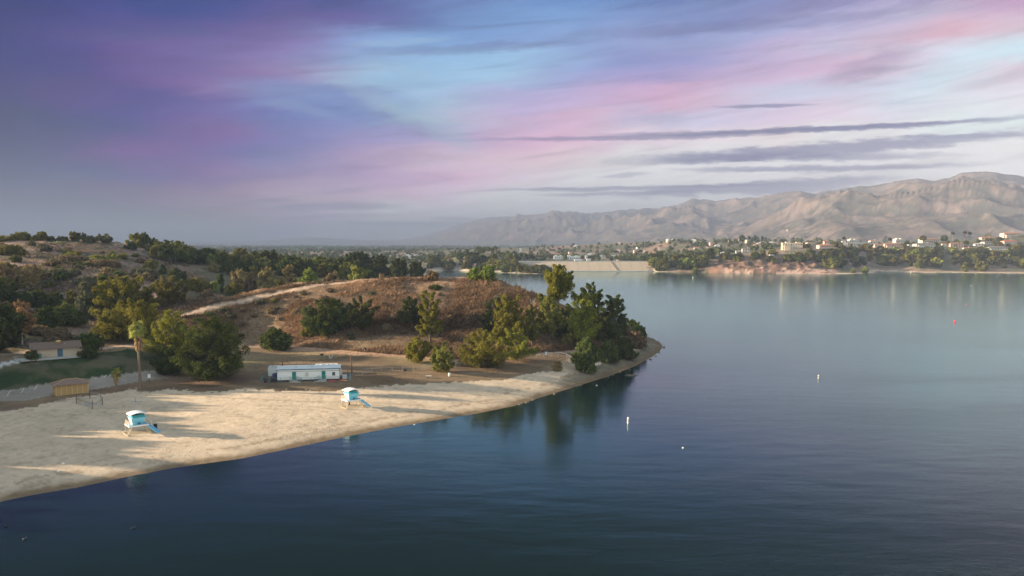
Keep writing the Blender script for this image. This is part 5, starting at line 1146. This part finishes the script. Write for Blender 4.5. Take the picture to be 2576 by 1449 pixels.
# ------------------------------------------------------------------ palms
def palm(px, pb, pt, label, skirt, rcrown, seed, tr=.28, fan=46):
    X, Y, z = hit(px, pb); H = at_y(px, pt, Y)[2] - z; t = thing('palm_tree', label, 'palm', (X, Y, z)); g = np.random.default_rng(seed); zt = H - rcrown * .75
    MB().tube([(0, 0, -.3), (0, 0, .15), (.1, 0, H * .1), (-.05, 0, H * .5), (0, 0, zt)], [tr * 2.3, tr * 1.9, tr * 1.2, tr, tr * .8], 12).build('trunk', PTRUNK, t, True)
    def fans(nf, e0, e1, m, nm, L, zc, w):
        V = []; Fq = []; ti = []
        for i in range(nf):
            az = g.uniform(0, 6.28); el = g.uniform(e0, e1); Lf = L * g.uniform(.75, 1.1); d = np.array((math.cos(az) * math.cos(el), math.sin(az) * math.cos(el), math.sin(el))); sd_ = np.array((-math.sin(az), math.cos(az), 0)); upv = np.cross(sd_, d) * -1
            o = np.array((0, 0, zc + g.normal() * .25)); hub = o + d * Lf * .45 - np.array((0, 0, .08 * Lf)); k = 11; tt = .5 + g.normal() * .16
            for j in range(k):
                a = (j / (k - 1) - .5) * 2.5; dr = d * math.cos(a) + sd_ * math.sin(a); tip = hub + dr * Lf * .55 * (1 - .25 * abs(a)) - np.array((0, 0, .22 * Lf * abs(math.sin(a)) + .15 * Lf)); mid = hub + dr * Lf * .3; pw = np.cross(dr, upv) * w
                b = len(V); V += [hub, mid + pw, tip, mid - pw]; Fq.append((b, b + 1, b + 2, b + 3)); ti += [tt + g.normal() * .05] * 4
            b = len(V); V += [o + sd_ * .04, hub + sd_ * .03, hub - sd_ * .03, o - sd_ * .04]; Fq.append((b, b + 1, b + 2, b + 3)); ti += [tt] * 4
        put(bpy.data.objects.new(nm, npmesh(nm, V, Fq, (m,), False, tint=ti)), t)
    fans(fan, -.55, 1.35, PALMG, 'crown', rcrown, zt, .14); 
    V = []; Fq = []; ti = []
    for i in range(int(170 * skirt / 4)):
        az = g.uniform(0, 6.28); zz = zt - g.uniform(0, 1) * skirt; r0 = tr; r1 = tr + g.uniform(.35, .85) * (1 - .35 * (zt - zz) / skirt) * rcrown / 2.2; L = g.uniform(.9, 1.7); w = .22; c_, s_ = math.cos(az), math.sin(az); b = len(V)
        V += [(c_ * r0, s_ * r0, zz), (c_ * r1 * .8 - s_ * w, s_ * r1 * .8 + c_ * w, zz - L * .35), (c_ * r1, s_ * r1, zz - L), (c_ * r1 * .8 + s_ * w, s_ * r1 * .8 - c_ * w, zz - L * .35)]; Fq.append((b, b + 1, b + 2, b + 3)); ti += [.5 + g.normal() * .15] * 4
    put(bpy.data.objects.new('dead_frond_skirt', npmesh('dead_frond_skirt', V, Fq, (PALMD,), False, tint=ti)), t)
palm(352, 979, 806, 'tall fan palm with a hanging skirt of dead fronds beside the beach', 4.6, 2.9, 1, .30, 80)
palm(293, 986, 926, 'short fan palm with a rusty skirt behind the wire pen', 1.6, 1.5, 2, .20, 44)

# ------------------------------------------------------------------ on the water
def floatmark(px, py, r, h, m, label, name='buoy', m2=None):
    X, Y, _ = at_z(px, py, 0); t = thing(name, label, 'buoy', (X, Y, 0)); 
    if h > 3 * r: MB().lathe([(r, -.4), (r, h * .9), (r * .5, h)], 12).build('cylinder', m, t, True); MB().lathe([(r * 1.04, h * .45), (r * 1.04, h * .6)], 12).build('band', m2 or m, t, True)
    else: MB().lathe([(r * .3, -r * .8), (r * .9, -r * .3), (r, 0), (r * .9, r * .45), (r * .45, r * .9), (r * .12, r)], 14).build('float', m, t, True); MB().lathe([(.06, r * .95), (.06, r * 1.4)], 8).build('eye', DARK, t)
floatmark(1580, 1066, .2, 1.5, WHITE, 'tall white marker buoy standing alone on open water below the point', m2=OCHRE)
floatmark(1718, 1127, .2, .3, WHITE, 'small white ball buoy, lowest one out on the open water')
floatmark(1501, 970, .24, .3, WHITE, 'small white ball buoy in the dark tree reflections off the point')
floatmark(2059, 952, .2, 1.1, OFFW, 'thin pale marker buoy in the middle of the open lake', m2=DARK)
floatmark(2402, 811, .32, 1.1, BUOYR, 'red can buoy far out on the lake, the larger of the two red ones')
floatmark(2430, 766, .34, .8, BUOYR, 'red can buoy far out on the lake, the smaller and more distant red one')
for i, (px, py) in enumerate([(1408, 700), (1436, 700.5), (1482, 706), (1538, 704), (1610, 697), (1650, 708), (1743, 700), (2235, 689), (2351, 689.5), (2455, 690), (2512, 690), (2538, 688.5), (2508, 697), (2443, 719)]):
    floatmark(px, py, .36, .4 if i != 6 else 1.8, WHITE, 'tiny white buoy in the line off the far shore' , m2=WHITE)
for o in list(COL.objects):
    if o.get('label') == 'tiny white buoy in the line off the far shore': o['group'] = 'tiny white buoys off the far shore'
def drift(px, py):
    X, Y, _ = at_z(px, py, 0); t = thing('driftwood', 'half-sunk snag of branches in the water off the point', 'driftwood', (X, Y, 0)); m = MB()
    m.tube([(-1.9, 0, -.05), (-.5, .1, .22), (1.3, 0, .18), (2.2, .2, .0)], [.12, .2, .18, .08], 7)
    for (a, b) in (((-1.2, 0, 0), (-1.5, .1, 1.0)), ((1.2, 0, 0), (1.35, 0, 1.1)), ((.2, 0, .1), (.5, -.3, .6)), ((-.4, 0, .1), (-.6, -.7, .3))): m.tube([a, b], [.07, .03], 5)
    m.build('log', DRIFT, t, True); MB().box(-1.1, 1.3, -.5, .5, .02, .16).build('plank', DRIFT, t)
drift(1586, 945)
def duck(px, py, rz, lb):
    X, Y, _ = at_z(px, py, 0); t = thing('duck', lb, 'duck', (X, Y, 0), R(rz)); t.scale = (1.0,) * 3; m = MB(); n = 8; 
    prof = [(-.28, .02, .10), (-.22, .07, .07), (-.1, .13, .06), (.05, .14, .06), (.16, .10, .09), (.2, .05, .16), (.21, .045, .22), (.25, .05, .26), (.3, .035, .26), (.36, .018, .25), (.38, .004, .25)]
    m.tube([(x, 0, z) for x, r, z in prof], [r for x, r, z in prof], n); m.build('body', DARK, t, True)
duck(15, 1324, 170, 'dark duck trailing ripples near the frame edge'); duck(62, 1357, 10, 'dark duck gliding below the other one, with a long ripple'); duck(334, 1330, 30, 'small dark duck alone on the water below the palm reflection')
# rocks along the waterline of the point
rk = random.Random(4)
tip = near[-12:]
for i in range(46):
    k = rk.uniform(1, len(tip) - 1.01); a, b = tip[int(k)], tip[int(k) + 1]; u = k % 1; x = a[0] + (b[0] - a[0]) * u + rk.uniform(-.4, 1.2); y = a[1] + (b[1] - a[1]) * u + rk.uniform(-.9, .6); s = rk.uniform(.18, .5)
    m = MB(); m.lathe([(s * .7, -s * .5), (s * rk.uniform(.9, 1.3), 0), (s * rk.uniform(.6, 1), s * .4), (s * .25, s * .62)], 7)
    m.v = [(v[0] * rk.uniform(.8, 1.25), v[1] * rk.uniform(.8, 1.2), v[2]) for v in m.v]; o = m.build('rock', ROCKM); o.location = (x, y, .02); o.rotation_euler = (0, 0, rk.uniform(0, 6)); tag(o, 'small dark rock at the waterline of the point', 'rock', 'rocks along the waterline of the point')
for px, py, lb in ((160, 1168, 'scrap of white litter on the open sand, the upper of two'), (148, 1187, 'scrap of white litter on the open sand, the lower of two'), (1042, 1071, 'white scrap on the sand near the waterline past the far lifeguard tower')):
    X, Y, z = hit(px, py); o = MB().add([(-.3, -.2, .02), (.3, -.15, .06), (.25, .2, .02), (-.25, .2, .12), (0, 0, .22)], [(0, 1, 4), (1, 2, 4), (2, 3, 4), (3, 0, 4), (3, 2, 1, 0)]).build('litter', WHITE); o.location = (X, Y, z); tag(o, lb, 'litter')
# dead twigs at the top of the shaggy pine are part of it
for o in list(COL.objects):
    if o.get('label', '').startswith('thin shaggy pine'):
        zt = max(v.co.z for c_ in o.children for v in c_.data.vertices); m = MB()
        for i in range(9):
            a = i * .7; m.tube([(0, 0, zt - 2), (math.cos(a) * .5, math.sin(a) * .5, zt), (math.cos(a) * rk.uniform(.6, 2), math.sin(a) * rk.uniform(.6, 2), zt + rk.uniform(.8, 2.4))], [.12, .07, .02], 4, False)
        m.build('dead_twigs', bark_pale, o)

# ------------------------------------------------------------------ the dam
def dam():
    xl, xr = (1240 - CX) / F * DAMY, (1646 - CX) / F * DAMY; t = thing('dam', 'long pale sloping concrete dam closing the far end of the lake', 'dam', (0, DAMY, 0)); zc, run = 13.2, 34
    n = 60; vs = []
    for i in range(n + 1):
        x = xl + (xr - xl) * i / n
        vs += [(x, -2.5, -1.5), (x, run, zc), (x, run + 7, zc), (x, run + 22, 5)]
    MB().add(vs, [(4 * i + k, 4 * i + 4 + k, 4 * i + 5 + k, 4 * i + 1 + k) for i in range(n) for k in range(3)]).build('face', DAMF, t)
    MB().box(xl, xr, run - .4, run, zc - .3, zc + .9).build('parapet', OFFW, t)
    r = MB(); k = int((xr - xl) / 5)
    for i in range(k + 1): x = xl + i * (xr - xl) / k; r.box(x - .08, x + .08, run + 6, run + 6.2, zc, zc + 1.3)
    r.box(xl, xr, run + 6.02, run + 6.18, zc + 1.2, zc + 1.35); r.build('crest_railing', GREYM, t)
    xs = (1556 - CX) / F * DAMY; s = MB(); sl = (zc + 1.5) / (run + 2.5)
    def strip(x0, x1, w, hgt): s.add([(x0 - w, -2.0, -1.2), (x0 + w, -2.0, -1.2), (x1 + w, run - .5, zc - .2), (x1 - w, run - .5, zc - .2), (x0 - w, -2.0, -1.2 + hgt), (x0 + w, -2.0, -1.2 + hgt), (x1 + w, run - .5, zc - .2 + hgt), (x1 - w, run - .5, zc - .2 + hgt)], [(3, 2, 1, 0), (4, 5, 6, 7), (0, 1, 5, 4), (1, 2, 6, 5), (2, 3, 7, 6), (3, 0, 4, 7)])
    strip(xs, xs - 7, 1.0, .7); s.build('gate_rail', CONC2, t); s = MB()
    def seg(): pass
    b = MB().box(xl + 60, xr, -3.2, -2.2, -.6, .9).build('toe_kerb', OFFW, t)
    for (x, w) in ((xs + 4, 1.6),): MB().box(x - w, x + w, run + 1, run + 5, zc, zc + 2.6).build('gate_house', CREAM, t)
    j = MB()
    for q in range(1, 15):
        x = xl + (xr - xl) * q / 15; j.add([(x - .12, -2.3, -1.3 + .1), (x + .12, -2.3, -1.3 + .1), (x + .12, run - .5, zc - .15), (x - .12, run - .5, zc - .15)], [(0, 1, 2, 3)])
    j.build('slab_joints', CONC2, t)
CONC2 = mat('stained_concrete', (.20, .16, .12), .9, var=.2)
dam()

# ------------------------------------------------------------------ houses on the hillside
HR = []
def house(x0, x1, yt, yb, wall, roof, label, flat=False, wing=0, storeys=2, group=None, Yf=None, rz=None, cat='house', name='house'):
    pc = (x0 + x1) / 2
    if Yf is None: X, Y, z = hit(pc, yb)
    if Yf is not None or Y > 1480: Y = Yf or 1290; X, _, zr = at_y(pc, yb, Y); z = hz(X, Y); z = max(z, zr - 6)
    HR.append((x0, x1, yt, yb, Y)); W = (x1 - x0) / F * Y * .95; zt = at_y(pc, yt, Y)[2]; H = max(2.4, zt - z) ; D = min(12, max(5, W * .55)); q = random.Random(int(x0 * 7 + yt))
    t = thing(name, label, cat, (X, Y, z), R(rz if rz is not None else q.uniform(-12, 14)), group); rise = 0 if flat else min(H * .35, D * .16); hw = H - rise
    MB().box(-W / 2, W / 2, 0, D, -4, hw).build('wall', wall, t)
    if wing: MB().box(-W / 2 + W * .08, -W / 2 + W * .08 + W * .3, -2.5, .0, -4, hw * .66).build('wing', wall, t); MB().box(-W / 2 + W * .05, -W / 2 + W * .41, -2.8, -.002, hw * .66 + .01, hw * .66 + .4).build('wing_roof', roof, t)
    if flat: 
        r = MB().box(-W / 2 - .2, W / 2 + .2, -.2, D + .2, hw + .004, hw + .3)
        if W > 14: r.box(-W * .32, -W * .12, 1, D - 1, hw + .3, hw + 1.6).box(W * .2, W * .4, 2, D - 1, hw + .3, hw + 1.3)
        r.build('roof', roof, t)
    else:
        o = .7; k = min(W, D) * .42; MB().add([(-W / 2 - o, -o, hw + .004), (W / 2 + o, -o, hw + .004), (W / 2 + o, D + o, hw + .004), (-W / 2 - o, D + o, hw + .004), (-W / 2 + k, D / 2, hw + rise), (W / 2 - k, D / 2, hw + rise)], [(3, 2, 1, 0), (0, 1, 5, 4), (1, 2, 5), (2, 3, 4, 5), (3, 0, 4)]).build('roof', roof, t)
    nw = max(2, int(W / 3.4)); st = storeys if hw > 4.5 else 1
    for s_ in range(st):
        zb = hw * (s_ + .28) / st
        for i in range(nw):
            x = -W / 2 + W * (i + .5) / nw; ww = q.uniform(.5, 1.0); MB().box(x - ww, x + ww, -.06, -.003, zb, zb + min(1.7, hw / st * .5)).build('window', GLASS, t)
    if not flat and q.random() < .7: MB().box(W * .2, W * .2 + 1, D * .6, D * .6 + 1, hw, hw + rise + 1.0).build('chimney', wall, t)
    return t
HWHITE = mat('house_white', (.50, .47, .42), .8, var=.06, scale=.5)
house(1968, 2019, 611, 628, CREAM, CREAM, 'large cream flat-roofed mansion at the near end of the hillside row', True, 1)
house(1867, 1887, 624, 635, HWHITE, GREYT, 'white house with a grey gable roof on the wooded slope above the bluff')
house(1851, 1866, 631, 637, OFFW, OFFW, 'plain white block beside the grey-roofed white house', True, cat='building', storeys=1)
house(1813, 1823, 634, 640, OFFW, OFFW, 'small pale domed hut on the slope nearer the dam', storeys=1, cat='hut')
house(1937, 1948, 641, 648, OFFW, OFFW, 'small white shed low on the slope above the red bluff', True, storeys=1, cat='shed')
house(2030, 2048, 609, 616, CREAM, TILE, 'low cream house with a tiled roof just past the flat-roofed mansion')
house(2060, 2098, 614, 628, PINKW, TILE, 'wide pink terraced house stepping down the hillside', wing=1)
house(2073, 2087, 606, 616, PINKW, REDT, 'tall pink tower-like house above the terraced pink one')
house(2118, 2133, 605, 611, OFFW, GREYT, 'small pale house half hidden by treetops on the ridge')
house(2136, 2159, 603, 610, HWHITE, OFFW, 'long white flat house on the ridge between trees', True)
house(2189, 2210, 604, 613, OFFW, TILE, 'pale house with a tiled roof on the ridge above the double pink-roofed pair')
house(2200, 2222, 613, 622, PINKW, TILE, 'rose-roofed house at the near end of the middle group')
house(2225, 2268, 611, 625, PINKW, TILE, 'broad pink house with twin rose gables in the middle group', wing=1)
house(2252, 2276, 602, 613, HWHITE, OFFW, 'white box house with small roof towers behind the twin-gabled pink one', True)
house(2318, 2366, 599, 611, CREAM, TILE, 'large cream house with a hipped tile roof, upper one of a stacked pair')
house(2304, 2354, 611, 623, OFFW, GREYT, 'long white two-storey house with a grey roof, lower one of the stacked pair', wing=1)
house(2370, 2387, 612, 621, OFFW, TILE, 'small pale house between the stacked pair and the pink-roofed villa')
house(2390, 2425, 610, 622, PINKW, TILE, 'white villa with pink roofs in front of dark round trees')
house(2453, 2475, 612, 620, HWHITE, HWHITE, 'low white house amid green shrubs below the flat tan house', storeys=1)
house(2470, 2503, 595, 602, BEIGE, TILE, 'flat tan house high on the ridge before the crowning mansion')
house(2474, 2499, 607, 614, OFFW, GREYT, 'pale house with a white chimney under the flat tan house')
house(2525, 2568, 584, 598, CREAM, TILE, 'golden mansion with arches crowning the end of the ridge', wing=1)
house(2525, 2559, 604, 615, CREAM, REDT, 'cream house with a bright red roof below the golden mansion')
house(2488, 2535, 619, 633, HWHITE, GREYT, 'white two-storey house with tall windows, lowest on the hillside', wing=1)
house(2285, 2300, 614, 621, OFFW, GREYT, 'small house in the trees between the middle group and the stacked pair')
house(2425, 2445, 622, 629, OFFW, TILE, 'low roof showing between trees below the white villa', storeys=1)
# town beyond the dam
def block(x0, x1, yt, yb, Y, label, m=WHITE, roof=None, group=None, name='building'):
    return house(x0, x1, yt, yb, m, roof or m, label, True, Yf=Y, rz=0, storeys=1, group=group, cat='building', name=name)
block(1393, 1416, 644, 657, 1330, 'white block at the near end of the row of white town buildings above the dam')
block(1421, 1460, 645, 656, 1360, 'longest white building of the row above the dam')
block(1445, 1466, 653, 658, 1260, 'low white flat building right behind the dam crest')
block(1472, 1484, 643, 649, 1500, 'small bright white building between trees above the dam')
block(1476, 1488, 651, 658, 1280, 'pale shed with an arched end behind the dam crest')
block(1504, 1516, 642, 648, 1500, 'small white hall standing clear of trees above the dam')
block(1537, 1551, 642, 648, 1500, 'white building over the gate end of the dam')
block(1011, 1053, 642, 648, 1700, 'long low white warehouse beyond the wood behind the hill')
t = block(1307, 1313, 624, 640, 1900, 'slim white church tower rising from the hazy town', name='church_tower')
block(1291, 1297, 630, 640, 1900, 'short pale tower beside the church tower', name='tower')
for px, lb in ((1681, 'pinkish water tank on the hazy wooded hill, the one nearer the dam'), (1695, 'pinkish water tank on the hazy wooded hill, the one farther from the dam')):
    Y = 2000; X, _, z = at_y(px, 605, Y); z = hz(X, Y); t = thing('water_tank', lb, 'tank', (X, Y, z)); h = at_y(px, 600.5, Y)[2] - z; h = max(5, h); MB().lathe([(6, -1), (6, h * .8)], 20).build('wall', PINKW, t, True); MB().lathe([(6.2, h * .8), (3, h * .95), (.5, h)], 20).build('roof', OFFW, t, True)
rh = random.Random(9)
TPL = {}
for i in range(44):
    if i < 22: px = rh.uniform(1560, 1960); Y = rh.uniform(1700, 2350)
    elif i < 32: px = rh.uniform(1180, 1560); Y = rh.uniform(1700, 2400)
    else: px = rh.uniform(1500, 2100); Y = rh.uniform(3300, 5200)
    X = at_y(px, 610, Y)[0]; z = hz(X, Y) if Y < 2450 else mheight(px, Y)
    k = i % 3
    if k not in TPL:
        t = thing('house', '', 'house'); W = (12, 16, 10)[k]; MB().box(-W / 2, W / 2, 0, 9, -3, 4.5).build('wall', (WHITE, CREAM, PINKW)[k], t); MB().add([(-W / 2 - .6, -.6, 4.51), (W / 2 + .6, -.6, 4.51), (W / 2 + .6, 9.6, 4.51), (-W / 2 - .6, 9.6, 4.51), (-W / 2 + 4, 4.5, 6.6), (W / 2 - 4, 4.5, 6.6)], [(3, 2, 1, 0), (0, 1, 5, 4), (1, 2, 5), (2, 3, 4, 5), (3, 0, 4)]).build('roof', (OFFW, TILE, GREYT)[k], t); TPL[k] = t
    else: t = copy_tree(TPL[k])
    t.location = (X, Y, z + (3.5 if Y < 2450 else 1)); s = 1 if Y < 2450 else 1.15; t.scale = (s, s, s); t.rotation_euler = (0, 0, rh.uniform(-.3, .3))
    g_ = 'on the foot of the mountains' if Y > 2450 else 'among the trees of the hazy town'
    tag(t, f"tiny {('white', 'cream', 'pink')[k]} house {g_}", 'house', f"tiny {('white', 'cream', 'pink')[k]} houses {g_}")

# ------------------------------------------------------------------ docks
def dock(x0, x1, py, label, posts):
    X0, Y, _ = at_z(x0, py, 0); X1 = at_z(x1, py, 0)[0]; t = thing('dock', label, 'dock', ((X0 + X1) / 2, Y, 0)); h = (X1 - X0) / 2; MB().box(-h, h, -1.4, 1.4, .1, .7).build('deck', DRIFT, t)
    for p in posts: X = at_z(p, py, 0)[0] - (X0 + X1) / 2; MB().tube([(X, 1.8, -1), (X, 1.8, 3.6)], .2, 8).build('post', OFFW, t)
dock(2195, 2217, 684, 'grey floating dock with two pale posts at the mouth of the cove', (2199, 2209))
dock(2293, 2314, 686.5, 'floating dock with three tall white posts off the wooded shore', (2293, 2299.5, 2306))

# ------------------------------------------------------------------ far trees
FAR = kindset([(11, 12, 'round', L_DARK, .05, 8), (13, 9, 'pine', L_DARK, .06, 8), (9, 12, 'umbrella', L_OLIVE, .08, 8), (10, 9, 'round', L_WILLOW, .04, 7), (13, 10, 'pine', L_OLIVE, .06, 8), (12, 5, 'column', L_DARK, .06, 7), (8, 8, 'round', L_GREEN, .04, 6), (8, 8, 'round', L_TAWNY, .05, 6)], .95, 24, 40)
SHAPE.update({0: 'domed', 1: 'tapering', 2: 'spreading', 3: 'rounded', 4: 'pointed', 5: 'slim upright', 6: 'bushy', 7: 'autumn'})
rf_ = random.Random(21)
def far_tree(px, py, H, wts, label, group):
    X, Y, z = hit(px, py)
    if Y > 2000: return False
    yt = py - H / Y * F; hw = H * .4 / Y * F
    for (a, b, t_, bb, hy) in HR:
        if py > bb - 1 and yt < bb - 3 and px + hw > a and px - hw < b and Y < hy + 5:
            H2 = (py - bb + 2.5) * Y / F
            if H2 < 3.5: return False
            H = min(H, H2); yt = py - H / Y * F
    k = rf_.choices(range(8), wts)[0]; (tm, cm), h0, w0, leaf = FAR[k]; col, nm = KIND[id(leaf)]; s = H / h0; w = s * rf_.uniform(.95, 1.4)
    stand(nm, f'{SHAPE[k]} {col} tree {label}', 'tree', (tm, cm), (X, Y, z - .3), rf_.uniform(0, 6.3), (w, w, s), f'{SHAPE[k]} {col} trees {group}'); return True
W1 = (5, 3, 5, 4, 5, 1, 1.2, .35)
def fill(n, x0, x1, lof, hif, H0, H1, wts, label, group):
    for i in range(n):
        px = rf_.uniform(x0, x1); a = np.interp(px, *zip(*lof)); b = np.interp(px, *zip(*hif)); far_tree(px, a + (b - a) * rf_.random(), rf_.uniform(H0, H1), wts, label, group)
fill(26, 1640, 1770, [(1640, 668), (1770, 655)], [(1640, 682), (1700, 683), (1770, 676)], 7, 13, W1, 'between the dam and the bluff', 'between the dam and the bluff')
fill(50, 1720, 2080, [(1720, 650), (2080, 636)], [(1720, 664), (1900, 660), (2080, 660)], 5, 10, W1, 'on the slope above the red bluff', 'on the slope above the red bluff')
fill(70, 2070, 2300, [(2070, 630), (2300, 628)], [(2070, 676), (2190, 680), (2200, 668), (2300, 680)], 7, 13, W1, 'on the slope round the cove', 'on the slope round the cove')
fill(95, 2290, 2590, [(2290, 626), (2590, 634)], [(2290, 681), (2400, 676), (2590, 676)], 7, 13, W1, 'on the wooded slope below the big houses', 'on the wooded slope below the big houses')
fill(70, 1980, 2590, [(1980, 620), (2300, 607), (2590, 592)], [(1980, 632), (2300, 622), (2590, 625)], 4.5, 8, W1, 'among the ridge houses', 'among the ridge houses')
fill(52, 1072, 1300, [(1072, 664), (1180, 648), (1300, 655)], [(1072, 679), (1200, 681), (1300, 682)], 6, 12, W1, 'on the wooded knoll across the lake arm', 'on the wooded knoll across the lake arm')
fill(26, 1270, 1392, [(1270, 683), (1392, 686)], [(1270, 685), (1392, 688)], 5, 11, (3, 1, 4, 5, 3, .2, 3, .3), 'on the low spit in front of the dam', 'on the low spit in front of the dam')
for (px, py, H, k, lb) in [(1668, 684, 9, 6, 'bright yellow-green shrubby tree at the end of the dam waterline'), (1670, 683, 19, 4, 'tall olive tree beside the end of the dam'), (1642, 664, 15, 0, 'dark round tree right at the end of the dam crest'), (1658, 660, 14, 0, 'twin of the dark round tree at the end of the dam crest'),
    (1748, 686, 7, 6, 'yellow-green willow at the water between the dam and the bluff'), (1788, 652, 16, 1, 'dark layered cedar standing over the slope above the bluff'), (2427, 684, 13, 4, 'egg-shaped olive tree alone on the far beach'), (2146, 687, 6, 6, 'round yellow-green bush tree at the water before the cove'),
    (2176, 687, 8, 6, 'fresh green tree leaning over the mouth of the cove'), (2470, 682, 13, 2, 'bare-limbed spreading tree behind the far beach'), (2376, 601, 9, 0, 'dark ball-shaped tree on the skyline behind the stacked houses'), (2322, 600, 8, 2, 'dark rounded tree on the skyline at the top of the cream house')]:
    X, Y, z = hit(px, py)
    if Y > 2000: Y = 1290; X, _, z = at_y(px, py, Y); z = min(z, max(z - 3, hz(X, Y)))
    (tm, cm), h0, w0, leaf = FAR[k]; s = H / h0; stand(KIND[id(leaf)][1], lb, 'tree', (tm, cm), (X, Y, z - .3), 1.0, (s, s, s))
for (px, yt, Y, lb) in [(2123, 597, 1260, 'palm on the ridge above the small pale house half hidden by trees'), (2239, 600, 1260, 'palm on the ridge behind the middle group of houses'), (2397, 585, 1300, 'thin tall palm against the mountains, first of the three'), (2427, 583, 1300, 'thin tall palm against the mountains, the middle one'), (2440, 585, 1300, 'thin tall palm against the mountains, closest to the golden mansion')]:
    X, _, zt = at_y(px, yt, Y); z = hz(X, Y); H = max(9, zt - z); t = thing('palm_tree', lb, 'palm', (X, Y, zt - H)); MB().tube([(0, 0, 0), (0, 0, H - 1.5)], [.5, .4], 7).build('trunk', PTRUNK, t); (tm, cm) = make_tree(3.8, 4.6, 'round', L_DARK, 77, t0=0, lobes=4, ls=.8, nl=26, clump=.8); o = put(bpy.data.objects.new('crown', cm), t); o.location = (0, 0, H - 3.4)
for (px, yt) in [(1863, 592), (1869, 591), (1885, 594), (1900, 592), (1907, 596), (1918, 594), (1926, 597), (1892, 598)]:
    Y = 1950; X, _, zt = at_y(px, yt, Y); z = hz(X, Y); H = max(9, zt - z); (tm, cm), h0, w0, leaf = FAR[5]; s = H / h0
    stand('cypress_tree', 'tall dark cypress in the hazy cluster on the town hill', 'tree', (tm, cm), (X, Y, zt - H), .5, (s, s, s), 'cypresses on the hazy town hill')
# the wooded town plain: one far-off mass
def town_woods():
    g = np.random.default_rng(31); n = 2600; px = g.uniform(-100, 2650, n); Y = np.exp(g.uniform(math.log(1200), math.log(2440), n)); 
    k = ~((px > 1960) & (Y < 1520)) & ~((px > 1645) & (Y < 1240)) & ~((px < 1240) & (Y < 1260)); px, Y = px[k], Y[k]; X = (px - CX) / F * Y
    Zs = height(X, Y, False); k = Zs > 1; X, Y, Zs, px = X[k], Y[k], Zs[k], px[k]
    k = ~((px > 1385) & (px < 1560) & (Y < 1500) & (g.random(len(px)) < .75)); X, Y, Zs = X[k], Y[k], Zs[k]; n = len(X); H = g.uniform(5, 12, n) * np.where(fbm(X / 90, Y / 90, 3, 87) > .5, 1.15, .75)
    m = 7; d = unit(g.normal(size=(n, m, 3))); cen = np.stack([X, Y, Zs + H * .55], -1)[:, None] + d * (H * .33)[:, None, None] * np.array((1.1, 1.1, 1)); rad = np.repeat(H[:, None] * .26, m, 1)
    ti = np.repeat((.5 + g.normal(size=n) * .2)[:, None], m, 1); V, Fc, Tn = leaf_clumps(cen.reshape(-1, 3), rad.ravel(), np.tile([0, 0, 1.], (n * m, 1)), 1.1, 11, 1.9, g, ti.ravel())
    # the same again on the plain further out
    n2 = 2600; px = g.uniform(-300, 2900, n2); Y = np.exp(g.uniform(math.log(2440), math.log(9000), n2)); H = g.uniform(7, 14, n2) * (Y / 2600) ** .35; X = (px - CX) / F * Y; Z2 = np.array([mheight(a, b) for a, b in zip(px, Y)]); k = Z2 < 70; X, Y, Z2, H = X[k], Y[k], Z2[k], H[k]; n2 = len(X)
    d = unit(g.normal(size=(n2, 5, 3))); cen = np.stack([X, Y, Z2 + H * .4], -1)[:, None] + d * H[:, None, None] * np.array((1.2, .6, .3)); V2, F2, T2 = leaf_clumps(cen.reshape(-1, 3), np.repeat(H * .4, 5), np.tile([0, 0, 1.], (n2 * 5, 1)), 1.0, 9, 3.6, g, np.repeat(.45 + g.normal(size=n2) * .15, 5))
    me = npmesh('town_woods', np.r_[V, V2], np.r_[Fc, F2 + len(V)], (L_TOWN,), False, tint=np.r_[Tn, T2]); tag(put(bpy.data.objects.new('town_woods', me)), kind='stuff')
L_TOWN = leafmat('town_leaves', (.07, .085, .035), .15)
town_woods()
# trees standing just outside the view on the left: they throw the shade that lies over the lawn and the beach
for i, (x, y, H, W) in enumerate([(-138, 132, 15, 15), (-140, 145, 17, 15), (-146, 118, 16, 15), (-143, 168, 18, 15), (-150, 155, 18, 16), (-152, 133, 18, 16), (-155, 185, 19, 15), (-162, 145, 20, 16), (-164, 172, 20, 16), (-150, 176, 17, 15), (-158, 190, 18, 15), (-168, 163, 18, 16), (-165, 205, 19, 16), (-140, 160, 13, 12), (-176, 180, 19, 16), (-172, 222, 18, 16), (-186, 198, 20, 16), (-160, 150, 14, 13), (-150, 226, 15, 13)]):
    ms = MID[(0, 3, 5)[i % 3]]; (tm, cm), h0, w0, leaf = ms; s = H / h0; w = W / w0; stand('pine_tree', 'dark pine in the grove beyond the parking area, outside the view', 'tree', (tm, cm), (x, y, hz(x, y) - .2), i * 1.3, (w, w, s), 'pines of the grove beyond the parking area')
# drop the unused sketch objects
for o in list(COL.objects):
    if o.type == 'EMPTY' and not o.children: bpy.data.objects.remove(o)
